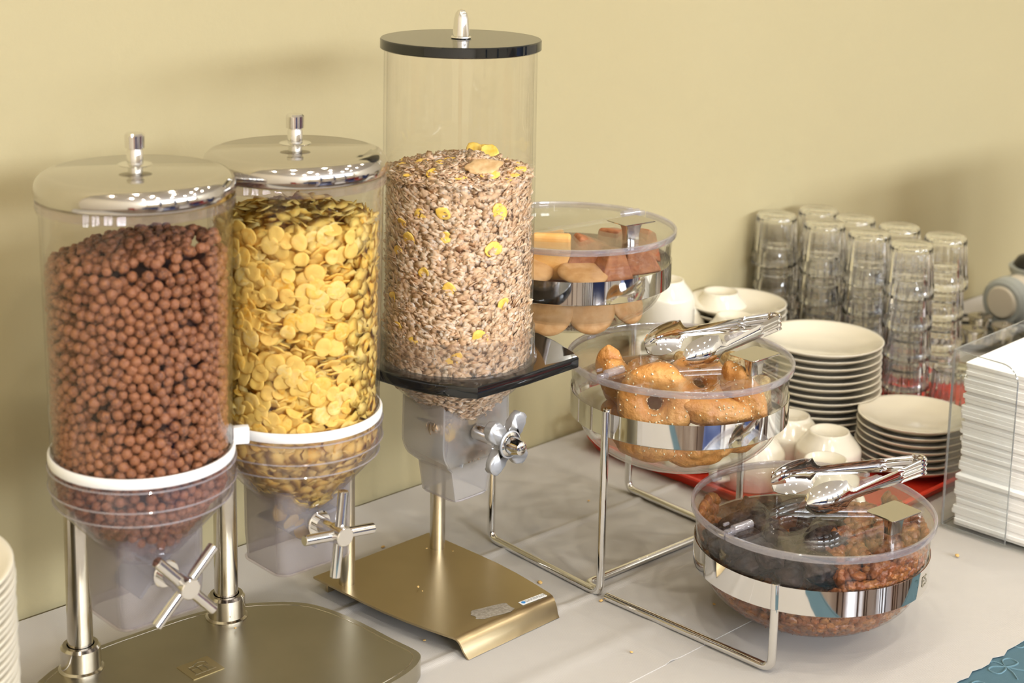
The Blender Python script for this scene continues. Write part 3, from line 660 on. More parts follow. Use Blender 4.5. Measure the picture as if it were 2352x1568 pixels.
# wheel housing + spout : profile in x-z extruded along y
def hull_pts(w_=1.0):
    pts = [(-.045, .236)] + [(-.046, .20)]
    for a in np.linspace(180, 232, 7): pts.append((.046 * math.cos(rad(a)) * w_, .194 + .038 * math.sin(rad(a))))
    pts += [(-.0275, .160), (-.0225, .132)]
    return pts + [(-x, z) for x, z in pts[::-1]]
bm = B(); hp = hull_pts(); rows = []
for y, s in ((-.028, .90), (-.030, .94), (-.0295, .98), (-.026, 1), (.026, 1), (.0295, .98), (.030, .94), (.028, .90)):
    rows.append([bm.verts.new((x * s, y * (1.0 if z > .17 else .82), .185 + (z - .185) * (s if z > .185 else 1))) for x, z in hp])
for a, b in zip(rows, rows[1:]):
    for i in range(len(hp) - 1):
        if i == len(hp) // 2 - 1: continue
        bm.faces.new((a[i], a[i + 1], b[i + 1], b[i]))
for r_ in (rows[0], rows[-1]):
    for i in range(len(hp) // 2 - 1): bm.faces.new((r_[i], r_[i + 1], r_[len(hp) - 2 - i], r_[len(hp) - 1 - i]))
k_ = len(hp)
solid(bm, .0016)
sp = ob('spout', bm, M['frost3'], dm, autos=50)
bm = B(); tube(bm, [(x, y, .132) for x, y in rrect(.045, .049, .008, 5) + [rrect(.045, .049, .008, 5)[0]]], .0011, 6, cap=False); ob('spout_rim', bm, M['rim'], sp)
bm = B(); cyl(bm, (0, -.026, .196), (0, .026, .196), .010, seg=20, bev=.001)
for k in range(4): box(bm, 0, 0, 0, .027, .046, .0022, .0008, 1, Matrix.Translation((0, 0, .196)) @ Matrix.Rotation(rad(22 + 90 * k), 4, 'Y') @ Matrix.Translation((.021, 0, 0)))
ob('paddle_wheel', bm, M['paddle'], dm)
bm = B(); cyl(bm, (0, -.029, .201), (0, -.068, .201), .0078, seg=28, bev=.0008); hd = ob('axle', bm, M['chrome'], dm)
pts = []
lob = [(rad(52), .0225, .0108), (rad(138), .0215, .0108), (rad(232), .0225, .0108), (rad(318), .0215, .0108)]
for i in range(120):
    a = 2 * PI * i / 120; r = 0
    best = .0125
    for la, lr, lw in lob:
        d = a - la; s_ = lr * math.sin(d); c_ = lr * math.cos(d)
        if abs(s_) < lw and c_ > 0: best = max(best, c_ + math.sqrt(lw * lw - s_ * s_))
    pts.append(best)
for _ in range(3): pts = [(pts[i - 1] + 2 * pts[i] + pts[(i + 1) % 120]) / 4 for i in range(120)]
bm = B(); prism(bm, [(r * math.cos(2 * PI * i / 120), r * math.sin(2 * PI * i / 120)) for i, r in enumerate(pts)], 0, .0085, .0026, 3)
o = ob('handle_wheel', bm, M['silver'], dm, autos=None); o.rotation_euler = (PI / 2, 0, 0); o.location = (0, -.066, .201)
bm = B(); lathe(bm, [(0, 0), (.0115, 0), (.0122, .0012), (.0118, .0026), (.0092, .0034), (.0088, .0100), (.0074, .0135), (.0068, .0175), (.005, .0190), (0, .0195)], 32); o2_ = ob('handle_cap', bm, M['chrome'], dm); o2_.rotation_euler = (PI / 2, 0, 0); o2_.location = (0, -.074, .201)
bm = B(); lathe(bm, [(.0122, 0), (.0138, .0008), (.0138, .0030), (.0122, .0038)], 32, close=True); o3_ = ob('handle_ring', bm, M['silver'], dm); o3_.rotation_euler = (PI / 2, 0, 0); o3_.location = (0, -.0735, .201)

# muesli
oat_pr = [lens_proto(7, a * .0043, b * .0033, .0011, c_, s + 50) for s, (a, b, c_) in enumerate([(1.1, 1.15, .2), (1.4, 1.25, .1), (.9, .9, .3), (1.5, 1.05, -.2), (.7, .7, 0), (1.2, .9, .4)])]
def mprof(off):
    R0 = .0706 - off; return [(.030 - off * .5, .2165), (.041 - off * .7, .229), (.057 - off, .2445), (R0 - .004, .2575), (R0, .268), (R0 - .0012, .462)]
def mz(x, y): r = math.hypot(x, y); return .468 - .014 * (r / .07) ** 2 + .004 * noise.noise(Vector((x * 40, y * 40, 0)))
rest = []
for off, dn, sd, sc in ((.0012, .50, 31, 1), (.0030, .55, 32, 1), (.0050, .7, 33, 1.1)):
    pr = np.array(mprof(off)); seg = np.diff(pr, axis=0); ln = np.hypot(seg[:, 0], seg[:, 1]); aw = ln * (pr[1:, 0] + pr[:-1, 0]) / 2 * 4.2; n_ = int(aw.sum() / (.0048 ** 2 * dn))
    k = rng.choice(len(seg), n_, p=aw / aw.sum()); t = rng.random(n_); q = pr[k] + seg[k] * t[:, None]; th = rng.uniform(FRONT - 2.1, FRONT + 2.1, n_)
    for i in range(n_):
        r, z = q[i]; x, y = r * math.cos(th[i]), r * math.sin(th[i])
        if z > mz(x, y): continue
        tn = seg[k[i]] / ln[k[i]]; nn = (tn[1] * math.cos(th[i]), tn[1] * math.sin(th[i]), -tn[0]); tl = abs(random.gauss(0, .42)); s = random.uniform(.55, 1.35)
        rest.append((random.randrange(6), tm(np.array((x, y, z)) + A3, rotm(nn, random.uniform(0, 6.3), min(tl, 1.35), random.uniform(-.6, .6)), (s, s, s))))
for i in range(3600):
    r = .0690 * math.sqrt(random.random()); a = random.uniform(0, 2 * PI); x, y = r * math.cos(a), r * math.sin(a); s = random.uniform(.6, 1.25)
    rest.append((random.randrange(6), tm(np.array((x, y, mz(x, y) + random.uniform(-.001, .002))) + A3, rotm((random.gauss(0, .5), random.gauss(0, .5), 1), random.uniform(0, 6)), (s, s, s))))
# oats spilled on the paddles in the housing
for cx_, cz, rx_, rz_, cnt_ in ((.005, .178, .016, .008, 260), (-.02, .212, .026, .007, 330), (.01, .214, .03, .006, 240)):
    for i in range(cnt_):
        a = random.uniform(0, 2 * PI); r = math.sqrt(random.random()); lx = cx_ + rx_ * r * math.cos(a); lz = cz + rz_ * r * math.sin(a); ly = random.uniform(-.024, -.006)
        p = UL3 * lx - NL3 * ly; rest.append((random.randrange(6), tm(np.array((p.x, p.y, lz)) + A3, Euler((random.uniform(0, 6), random.uniform(0, 6), random.uniform(0, 6))).to_matrix(), (1, 1, 1))))
merged('rolled_oats', oat_pr, rest, M['oat'], None, 'rolled oats of the muesli filling the tall dispenser', 'muesli')
bm = B(); lathe(bm, [(0, .220), (.02, .220)] + [(r - .0068, z) for r, z in mprof(0)[1:5]] + [(.0625, .448), (.035, .461), (0, .4645)], 48, (A3.x, A3.y)); o = ob('muesli_bulk', bm, M['oatcore']); tag(o, 'inner bulk of muesli inside the tall dispenser', 'muesli', kind='stuff')
mf = [flake_mesh('muesli_corn_flake', .0078 * a, .0066 * a, .0012, c_, s + 9, M['mflake'], 12) for s, (a, c_) in enumerate([(1, .2), (1.2, .1), (.8, .35), (1.05, -.2)])]
# on the top mound: pixel-like spread chosen by hand (x right, y away)
topf = [(-.045, -.035), (-.022, -.048), (-.018, -.020), (.002, -.052), (.012, -.035), (-.030, .03), (-.01, .045), (.012, .055), (.028, .048), (.02, .035), (.04, .03), (.052, .012), (.058, -.012), (.050, -.028), (-.055, .0), (-.052, .02), (-.01, -.005), (.03, -.045), (.045, -.045), (-.035, -.008), (.022, .060)]
for i, (x, y) in enumerate(topf):
    stand = .9 if i in (7, 8, 20) else random.uniform(0, .45)
    p = A3 + Vector((x, y, mz(x, y) + .0015 + (.007 if stand > .8 else 0)))
    put('corn_flake', mf[i % 4], Matrix.Translation(p) @ rotm((math.sin(stand) * random.uniform(-.3, .3), -math.sin(stand), math.cos(stand) + .05), random.uniform(0, 6)).to_4x4() @ Matrix.Scale(1.2 if i in (7, 8) else 1, 4), 'deep yellow corn flake lying on top of the muesli', 'corn flake', 'corn flakes on top of the muesli')
side = [(-100, .43), (-130, .400), (-138, .415), (-143, .385), (-95, .358), (-60, .395), (-150, .34), (-125, .30), (-88, .29), (-70, .31), (-115, .372), (-92, .285), (-142, .312), (-55, .43), (-98, .408), (-120, .425), (-50, .34)]
for i, (a, z) in enumerate(side):
    a = rad(a); nn = (math.cos(a), math.sin(a), 0); p = A3 + Vector((.0688 * math.cos(a), .0688 * math.sin(a), z))
    put('corn_flake', mf[i % 4], Matrix.Translation(p) @ rotm(nn, random.uniform(0, 6), random.uniform(0, .35)).to_4x4(), 'deep yellow corn flake pressed against the muesli tube wall', 'corn flake', 'corn flakes in the muesli')
for lx, lz in ((-.030, .206), (.0, .216)):
    p = A3 + UL3 * lx + NL3 * .0235 + Vector((0, 0, lz)); put('corn_flake', mf[1], Matrix.Translation(p) @ rotm((NL3.x, NL3.y, .2), 1.2).to_4x4(), 'yellow corn flake caught in the muesli spout housing', 'corn flake', 'corn flakes in the muesli spout')
me = flake_mesh('banana_slice', .0185, .0115, .003, .10, 77, M['banana'], 22)
put('banana_slice', me, Matrix.Translation(A3 + Vector((.024, -.036, mz(.024, -.036) + .0035))) @ rotm((.1, -.5, 1), .2).to_4x4(), 'large pale dried banana slice on top of the muesli', 'dried banana')

# ------------------------------------------------------------------ wire rack
HT = {'low': Vector((.306, 1.517, .1272)), 'mid': Vector((.183, 1.650, .2374)), 'up': Vector((.067, 1.785, .3455))}
rk = empty('wire_stand', (.183, 1.65, 0), 0, 'three-tier chrome wire stand holding the clear bowls', 'stand')
def W(p): return Vector(p) - Vector((.183, 1.65, 0))
FLv, MLv, BLv = Vector((.2553, 1.4156, .0043)), Vector((.1003, 1.5668, .0043)), Vector((-.0150, 1.6985, .0043))
OFF = Vector((.163, .1505, 0)); WR = .0043
def leg_top(v, z): return Vector((v.x, v.y, z))
for s, sfx in ((0, 'l'), (1, 'r')):
    off = OFF * s
    f, m_, b = FLv + off, MLv + off, BLv + off
    m2 = m_ + (f - m_).normalized() * .009
    bm = B(); tube(bm, fillet([W(leg_top(b, .312)), W(b), W(m_), W(leg_top(m_, .2035))], .012), WR, 12); ob('wire_frame', bm, M['chrome'], rk)
    bm = B(); tube(bm, fillet([W(m2), W(f), W(leg_top(f, .0905))], .012), WR, 12); ob('wire_frame', bm, M['chrome'], rk)
    for key, v, zt in (('low', f, .0925), ('mid', m_, .2055), ('up', b, .314)):
        h = HT[key]; dv = (Vector((h.x, h.y, 0)) - Vector((v.x, v.y, 0))); dist = dv.length; dn_ = dv.normalized()
        p = Vector((v.x, v.y, 0)) + dn_ * min(.0085, dist - .115)
        bm = B(); cyl(bm, W((p.x, p.y, zt - .026)), W((p.x, p.y, zt)), .0042, seg=16, bev=.0006)
        q = Vector((h.x, h.y, 0)) - dn_ * .1155
        if (q - p).length > .004: cyl(bm, W((p.x, p.y, zt - .012)), W((q.x, q.y, zt - .012)), .0036, seg=12)
        ob('wire_peg', bm, M['chrome'], rk)
perp = OFF.normalized(); back = (BLv - MLv).normalized()
ca = MLv + back * .026 + perp * .004; cb = ca + OFF - perp * .008
bm = B(); tube(bm, fillet([W(MLv + back * .004 + perp * .004), W(ca), W(cb), W(MLv + OFF + back * .004 - perp * .004)], .010), WR * .95, 12); ob('cross_wire', bm, M['chrome'], rk)
for key, c in HT.items():
    bm = B(); lathe(bm, [(.1150, c.z - .0370), (.1163, c.z - .0362), (.1163, c.z - .0615), (.1150, c.z - .0625), (.1146, c.z - .0615), (.1146, c.z - .037)], 128, (c.x - .183, c.y - 1.65), close=True)
    rg_ = ob('support_band', bm, M['chrome'], rk, autos=30)
    if key == 'low':
        a = rad(-32); text('engraved_mark', 'ES', .015, M['satin'], rk, (c.x - .183 + .1166 * math.cos(a), c.y - 1.65 + .1166 * math.sin(a), c.z - .049), (PI / 2, 0, a + PI / 2), .0001)

# ------------------------------------------------------------------ bowls with hinged lids
def bowl_inner(z):  # inner radius at height z relative to the rim (z<=0)
    if z > -.037: return .1125 + (.115 - .1125) * (z + .037) / .037
    if z > -.060: return .1105 - .0045 * ((-.037 - z) / .023)
    t = (-.060 - z) / .0575; return .1055 * math.sqrt(max(0, 1 - t * t))
def make_bowl(key, label, thL):
    c = HT[key]; r = empty('clear_bowl', c, thL, label, 'bowl')
    prof = [(.1185, -.006), (.1180, -.009), (.1158, -.012), (.1150, -.024), (.1150, -.0255), (.1142, -.036), (.1128, -.060), (.1075, -.0625)]
    prof += [(.1075 * math.cos(a), -.0625 - .0565 * math.sin(a)) for a in np.linspace(.12, PI / 2, 16)][:-1] + [(0, -.119)]
    inn = [(0, -.117)] + [(.1053 * math.cos(a), -.0620 - .055 * math.sin(a)) for a in np.linspace(.12, PI / 2, 16)][:-1][::-1] + [(.1105, -.060), (.1120, -.036), (.1130, -.0245), (.1138, -.011), (.1165, -.0065)]
    bm = B(); lathe(bm, prof + inn, 112, close=True); ob('bowl_body', bm, M['bowl'], r, autos=50)
    y0 = .006   # hinge chord in local y (local x = u, y = -n), lid splits here
    a0 = math.asin(y0 / .1155)
    for nm, s0, s1, arc in (('lid_rear', a0 + .17, PI - a0, 1), ('lid_flap', PI - a0 + .02, 2 * PI + a0 - .02, 1)):
        pts = [(.1185 * math.cos(a), .1185 * math.sin(a)) for a in np.linspace(s0, s1, 60)]
        if nm == 'lid_rear': pts.append((.098, y0)); yy = y0 + .0012
        pts = [(x, max(y, y0 + .0006) if nm == 'lid_rear' else min(y, y0 - .0006)) for x, y in pts]
        bm = B(); prism(bm, pts, -.0042, -.0016, .0004, 1); pt = ob(nm, bm, M['bowl'], r, autos=30)
        bm = B(); ring = []
        sec = [(.1175, -.0070), (.1200, -.0070), (.1205, -.0062), (.1205, -.0006), (.1198, 0), (.1178, 0), (.1172, -.0016)]
        lathe(bm, sec, 70, close=True, a0=s0, a1=s1)
        bm.verts.ensure_lookup_table()
        ns = 71; k = len(sec)
        bm.faces.new([bm.verts[i * ns] for i in range(k)]); bm.faces.new([bm.verts[i * ns + 70] for i in range(k)][::-1])
        ob('lid_rim', bm, M['rim'], pt, autos=40)
    # hinge barrels at both ends of the split
    for sx in (-1, 1):
        bm = B(); cyl(bm, (sx * .108, y0, .0005), (sx * .083, y0, .0005), .0042, seg=20, bev=.0006); box(bm, sx * .111, y0 + .001, -.002, .012, .006, .006, .0008); 
        box(bm, sx * .105, y0 + .012, .001, .007, .0022, .003, .0004)
        ob('hinge', bm, M['rim'], r)
    # small moulded tab of the rear lid
    bm = B(); box(bm, -.030, .103, .0008, .012, .0025, .0035, .0005); ob('lid_tab', bm, M['rim'], r)
    # chrome handle: plate on a flared stem
    bm = B(); rows = []
    for z_, sx_, sy_ in ((-.0016, .018, .010), (.004, .018, .010), (.012, .0205, .0115), (.0185, .026, .014)):
        rows.append([bm.verts.new((x + .016, y - .086, z_)) for x, y in rrect(sx_, sy_, .002, 3)])
    kk = len(rows[0])
    for a, b in zip(rows, rows[1:]):
        for j in range(kk): bm.faces.new((a[j], a[(j + 1) % kk], b[(j + 1) % kk], b[j]))
    bm.faces.new(rows[0][::-1]); bm.faces.new(rows[-1])
    prism(bm, rrect(.044, .034, .003, 4, .016, -.086), .0185, .0200, .0005, 1)
    ob('lid_handle', bm, M['lidsteel'], r, autos=40)
    return r
make_bowl('low', 'clear lidded bowl of dried fruit on the lowest tier of the wire stand', rad(43 - 4))
make_bowl('mid', 'clear lidded bowl of sesame biscuits on the middle tier of the wire stand', rad(43))
make_bowl('up', 'clear lidded bowl of assorted biscuits on the top tier of the wire stand', rad(43 - 6))

# --- tongs
def tongs(loc, ang, pitch, label):
    r = empty('serving_tongs', loc, 0, label, 'tongs', rot=(0, pitch, ang))
    # local: x from joint (0) to tips (-L), arms spread in y, stand on edge (z height)
    Lt = .153
    def arm(sgn, fork):
        bm = B(); rows = []
        K = 46
        for i in range(K + 1):
            t = i / K; x = -Lt * t
            if t < .62: sep = .0075 + .0235 * (t / .62); hgt = .0085 - .0030 * (t / .62); bulge = .0015
            else: sep = .0310 - .003 * math.sin((t - .62) / .38 * PI / 2); hgt = 0; bulge = 0
            hd = max(0, (t - .66) / .34)
            if t <= .62: hh, bl = hgt, bulge
            elif t < .70: q = (t - .62) / .08; hh = .0055 + q * q * (.011 if not fork else .012); bl = .0015 + q * .004
            else:
                q = (t - .70) / .30; base = .0165 if not fork else .0175
                hh = base * (math.sqrt(max(0.0, 1 - ((q - .38) / .63) ** 2)) if not fork or q < .38 else math.sqrt(max(.25, 1 - ((q - .38) / .75) ** 2))) + .0008
                bl = .0055 + .006 * math.sin(PI * min(1, q)) if q < 1 else .0055
            row = []
            for j in range(13):
                s = -1 + 2 * j / 12; y = sgn * (sep + bl * (1 - s * s)); rib = 0
                if t < .20: rib = .0012 * math.sin(s * PI * 3.5)
                z = s * hh; row.append(bm.verts.new((x, y + sgn * rib, z)))
            rows.append(row)
        for i in range(K):
            for j in range(12):
                if fork and i / K > .86 and j in (3, 6, 9) : continue
                bm.faces.new((rows[i][j], rows[i][j + 1], rows[i + 1][j + 1], rows[i + 1][j]))
        solid(bm, .0010)
        return ob('tong_arm', bm, M['chrome'], r, autos=60)
    arm(1, True)['label'] = 'arm ending in a slotted fork head'; arm(-1, False)['label'] = 'arm ending in a spoon head'
    bm = B(); rows = []
    for i in range(17):
        a = -PI / 2 + PI * i / 16
        rows.append([bm.verts.new((.0095 * math.cos(a) + .0012 * math.sin(s * PI * 3.5), .0085 * math.sin(a), s * .0085)) for s in np.linspace(-1, 1, 13)])
    for a, b in zip(rows, rows[1:]):
        for j in range(12): bm.faces.new((a[j], a[j + 1], b[j + 1], b[j]))
    solid(bm, .0011); ob('tong_spring', bm, M['chrome'], r, autos=60)
    return r
tongs((.287, 1.697, HT['mid'].z + .0250), rad(35), rad(-2.8), 'steel serving tongs lying on the lid of the middle bowl')
tongs((.420, 1.567, HT['low'].z + .0250), rad(23), rad(-2.8), 'steel serving tongs lying on the lid of the lowest bowl')

# --- biscuits etc
def seeds(parent, me, n_, seed, zmin=-.2):
    rg = random.Random(seed); tr = []; pr = lens_proto(6, .0016, .0009, .0009, 0, 3); vs = me.vertices
    for _ in range(n_):
        v = vs[rg.randrange(len(vs))]
        if v.normal.z < zmin: continue
        tr.append((0, tm(np.array(v.co) + np.array(v.normal) * .0002, rotm(v.normal, rg.uniform(0, 6)))))
    o = merged('sesame_seeds', [pr], tr, M['seed'], parent); return o
def ring_cookie(name, R, r, squash, seed, m, twist=0, arc=2 * PI):
    bm = B(); k, q = 40, 14; full = abs(arc - 2 * PI) < .01; rows = []
    for i in range(k if full else k + 1):
        a = arc * i / k; e = 1 if full else math.sin(PI * min(1, max(0, i / k))) ** .35 + .05
        rows.append([bm.verts.new(((R + r * e * math.cos(b)) * math.cos(a), (R + r * e * math.cos(b)) * math.sin(a), r * e * squash * math.sin(b))) for b in [2 * PI * j / q for j in range(q)]])
    rr = rows + ([rows[0]] if full else [])
    for a, b in zip(rr, rr[1:]):
        for j in range(q): bm.faces.new((a[j], a[(j + 1) % q], b[(j + 1) % q], b[j]))
    if not full: bm.faces.new(rows[0][::-1]); bm.faces.new(rows[-1])
    for v in bm.verts: v.co += v.co.normalized() * .22 * r * noise.noise(v.co * 60 + Vector((seed, 0, 0)))
    bmesh.ops.recalc_face_normals(bm, faces=bm.faces[:]); me = bpy.data.meshes.new(name); bm.to_mesh(me); bm.free()
    for p in me.polygons: p.use_smooth = True
    me.materials.append(m); return me
ringme = ring_cookie('sesame_ring', .023, .0155, .95, 1, M['sesame']); crescent = ring_cookie('sesame_crescent', .030, .017, .9, 2, M['sesame'], arc=2.3)
bun = lump_mesh('sesame_bun', .040, .019, .019, .16, 1.6, 3, M['sesame'], 4); roll = lump_mesh('sesame_roll', .042, .0165, .020, .2, 1.8, 6, M['sesame'], 4)
slab = None
bm = B(); box(bm, 0, 0, 0, .056, .020, .044, .007, 3); bmesh.ops.subdivide_edges(bm, edges=bm.edges[:], cuts=2, use_grid_fill=True)
for v in bm.verts: v.co += Vector((0, 1, .3)) * .0022 * noise.noise(v.co * 180)
slab = bpy.data.meshes.new('seeded_slice'); bm.to_mesh(slab); bm.free(); slab.materials.append(M['rusk'])
for p in slab.polygons: p.use_smooth = True
def place(name, me, key, x, y, z, rot, label, cat, group=None, s=1, sd=0):
    o = put(name, me, Matrix.Translation(HT[key] + Vector((x, y, z))) @ Euler([rad(a) for a in rot]).to_matrix().to_4x4() @ Matrix.Scale(s, 4), label, cat, group)
    if sd: seeds(o, me, sd, int(x * 9999) + 5)
    return o
SR = 'sesame biscuits in the middle bowl'
place('sesame_biscuit', ringme, 'mid', -.030, -.066, -.030, (72, 0, -14), 'sesame ring biscuit with a dark hole at the front of the middle bowl', 'biscuit', SR, 1.05, 150)
place('sesame_biscuit', bun, 'mid', .028, -.072, -.036, (6, 12, 8), 'half-moon sesame biscuit at the front centre of the middle bowl', 'biscuit', SR, .98, 120)
place('sesame_biscuit', roll, 'mid', .062, -.052, -.028, (0, 58, -30), 'long sesame roll standing right of the half-moon one in the middle bowl', 'biscuit', SR, .95, 120)
place('sesame_biscuit', crescent, 'mid', -.070, -.040, -.030, (60, 30, 40), 'pale crescent sesame biscuit at the left side of the middle bowl', 'biscuit', SR, .8, 100)
place('sesame_biscuit', roll, 'mid', -.072, -.005, -.022, (10, 75, 20), 'upright glossy brown roll at the far left of the middle bowl', 'biscuit', SR, .8, 60)
place('sesame_biscuit', bun, 'mid', -.030, .020, -.030, (10, 10, 40), 'golden sesame biscuit under the rear lid of the middle bowl', 'biscuit', SR, 1, 80)
place('sesame_biscuit', ringme, 'mid', .018, -.030, -.022, (40, 10, 0), 'sesame ring biscuit beneath the tongs in the middle bowl', 'biscuit', SR, .9, 90)
place('seeded_slice', slab, 'mid', .015, .005, -.020, (16, 8, 25), 'grainy brown bread slice under the spoon of the middle tongs', 'bread', 'seeded slices in the middle bowl')
place('seeded_slice', slab, 'mid', .064, .010, -.022, (-10, 18, 50), 'grainy brown bread slice below the handle of the middle lid', 'bread', 'seeded slices in the middle bowl')
place('seeded_slice', slab, 'mid', .082, -.022, -.040, (6, 70, 62), 'grainy brown bread slice at the right wall of the middle bowl', 'bread', 'seeded slices in the middle bowl', .8)
for i, (x, y, z, rot, me) in enumerate([(-.042, -.058, -.078, (8, 6, -25), bun), (.018, -.062, -.080, (0, -8, 10), roll), (.055, -.038, -.076, (10, 10, 35), bun), (-.005, .01, -.088, (0, 0, 70), bun), (-.06, .02, -.070, (0, 20, 60), roll), (.05, .04, -.070, (0, -20, 120), bun), (.0, .06, -.068, (0, 10, 10), roll)]):
    place('sesame_biscuit', me, 'mid', x, y, z, rot, ['sesame bun seen below the band at the left of the middle bowl', 'sesame roll seen below the band at the centre of the middle bowl', 'sesame bun seen below the band at the right of the middle bowl', 'sesame bun at the very bottom of the middle bowl', 'sesame roll low at the left rear of the middle bowl', 'sesame bun low at the right rear of the middle bowl', 'sesame roll low at the back of the middle bowl'][i], 'biscuit', SR, .9, 110 if i < 3 else 0)
# upper bowl
disc = None
bm = B(); lathe(bm, [(0, -.0035), (.024, -.0035), (.0275, -.001), (.0275, .001), (.024, .0035), (.018, .0042), (0, .0036)], 36)
bmesh.ops.recalc_face_normals(bm, faces=bm.faces[:]); disc = bpy.data.meshes.new('round_biscuit'); bm.to_mesh(disc); bm.free(); disc.materials.append(M['wafer'])
for p in disc.polygons: p.use_smooth = True
def wedge_me(name, w_, d_, h_, tap, m, seed=0):
    bm = B(); box(bm, 0, 0, 0, w_, d_, h_, .004, 3)
    for v in bm.verts: f = 1 - tap * (v.co.z / h_ + .5); v.co.x *= f; v.co.y *= f
    bmesh.ops.subdivide_edges(bm, edges=bm.edges[:], cuts=1, use_grid_fill=True)
    for v in bm.verts: v.co += v.co.normalized() * .0012 * noise.noise(v.co * 150 + Vector((seed, 0, 0)))
    me = bpy.data.meshes.new(name); bm.to_mesh(me); bm.free(); me.materials.append(m)
    for p in me.polygons: p.use_smooth = True
    return me
pyr = wedge_me('cake_pyramid', .046, .040, .036, .62, M['choc']); blk = wedge_me('cake_block', .045, .030, .036, .15, M['choc'], 4); rus = wedge_me('golden_rusk', .046, .014, .050, .08, M['biscuit'], 7)
UP = 'biscuits in the top bowl'
place('golden_rusk', rus, 'up', -.022, -.060, -.022, (-8, 0, -6), 'golden rusk standing upright in the top bowl', 'biscuit', UP)
place('golden_rusk', rus, 'up', -.030, -.010, -.034, (24, 12, 20), 'pale orange rusk leaning under the lid split of the top bowl', 'biscuit', UP)
place('golden_rusk', rus, 'up', -.018, .030, -.036, (0, -14, -20), 'pale orange rusk at the back of the top bowl', 'biscuit', UP, .8)
place('cake_block', blk, 'up', .018, -.052, -.021, (0, 20, 14), 'dark brown cake block beside the golden rusk in the top bowl', 'biscuit', UP)
place('cake_pyramid', pyr, 'up', .044, -.064, -.028, (0, 8, 30), 'brown cake pyramid at the front of the top bowl', 'biscuit', UP)
place('cake_pyramid', pyr, 'up', .074, -.040, -.024, (0, -6, 10), 'brown cake pyramid towards the right wall of the top bowl', 'biscuit', UP)
place('cake_pyramid', pyr, 'up', .084, -.010, -.018, (0, 24, 50), 'reddish brown cake pyramid highest at the right of the top bowl', 'biscuit', UP, .85)
place('cake_block', blk, 'up', .050, -.010, -.020, (0, 10, 60), 'dark brown cake block at the middle of the top bowl', 'biscuit', UP)
for i, (x, y, z, rot) in enumerate([(.012, -.084, -.0345, (12, 4, 0)), (-.045, -.072, -.030, (20, 18, 0)), (-.050, -.066, -.036, (24, 22, 8)), (-.060, -.058, -.026, (26, 26, 12))]):
    place('round_biscuit', disc, 'up', x, y, z, rot, ['thin round biscuit lying flat at the front of the top bowl', 'thin round biscuit leaning lowest beside the muesli tube', 'thin round biscuit leaning in the middle of three by the muesli tube', 'thin round biscuit leaning uppermost beside the muesli tube'][i], 'biscuit', UP)
for i, (x, y, z, rot) in enumerate([(-.024, -.079, -.079, (68, 0, -14)), (.022, -.077, -.077, (66, 0, 12)), (.062, -.045, -.075, (60, 0, 50)), (-.062, -.05, -.075, (60, 0, -50))]):
    place('round_biscuit', disc, 'up', x, y, z, rot, ['pale round biscuit seen through the base left of centre of the top bowl', 'dimpled round biscuit seen through the base of the top bowl', 'round biscuit low at the right of the top bowl', 'round biscuit low at the left of the top bowl'][i], 'biscuit', UP)
for i, (x, y, z, s) in enumerate([(.03, -.02, -.072, 1), (-.03, -.01, -.075, 1.1), (.0, .04, -.06, 1.2), (.055, .03, -.055, 1), (-.055, .035, -.055, 1), (-.02, -.045, -.062, .9), (.035, -.055, -.066, .8)]):
    place('cake_block', blk, 'up', x, y, z, (10 * i, 15, 40 * i), 'brown cake block buried low in the top bowl', 'biscuit', 'buried cake blocks in the top bowl', s)
rest = []; pr_ = [lens_proto(6, .0022, .0018, .0020, 0, 5)]
for i in range(500):
    r = .055 * math.sqrt(random.random()); a = random.uniform(0, 2 * PI); z = -.062 - .0535 * math.sqrt(1 - (r / .1053) ** 2)
    rest.append((0, tm(np.array(HT['up'] + Vector((r * math.cos(a), r * math.sin(a), z + random.uniform(0, .003)))), Euler((random.random() * 6, 0, 1)).to_matrix(), (1, 1, 1))))
merged('cake_crumbs', pr_, rest, M['choc'], None, 'brown crumbs at the bottom of the top bowl', 'crumbs')
# lowest bowl: raisins + dried plums
rz = [lump_mesh('raisin', .0078, .0054, .0046, .45, 2.6, s + 1, M['raisin'], 3) for s in range(5)]
rzp = []
for s in range(3):
    bm = B(); bmesh.ops.create_icosphere(bm, subdivisions=2, radius=1)
    for v in bm.verts: k = 1 + .4 * noise.noise(v.co * 2.5 + Vector((s * 3, 0, 0))); v.co = Vector((v.co.x * .0078 * k, v.co.y * .0054 * k, v.co.z * .0046 * k))
    rzp.append(proto_of(bm)); bm.free()
prof = [(bowl_inner(z) - .0045, z + .001) for z in [-.1165, -.114, -.108, -.100, -.09, -.08, -.07, -.0615, -.055, -.045, -.036, -.025, -.018]]; prof[0] = (.002, -.112)
P_, N_ = shell_points(prof, .0098, FRONT - 2.2, FRONT + 2.2, seed=41, iters=14, dens=.85)
idx = sorted(range(len(P_)), key=lambda i: P_[i][1]); rest = []; cnt = 0
for i in idx:
    p = P_[i]; a = math.degrees(math.atan2(p[1], p[0]))
    if p[2] > -.030 and a < -70: continue
    if p[2] > -.052 and -180 < a < -88: continue
    R3 = rotm(N_[i], random.uniform(0, 6.3), random.uniform(0, .6))
    if cnt < 230: put('raisin', random.choice(rz), mat4(tm(p + np.array(HT['low']), R3)), 'wrinkled amber raisin against the wall of the lowest bowl', 'raisin', 'raisins in the lowest bowl'); cnt += 1
    else: rest.append((random.randrange(3), tm(p + np.array(HT['low']), R3)))
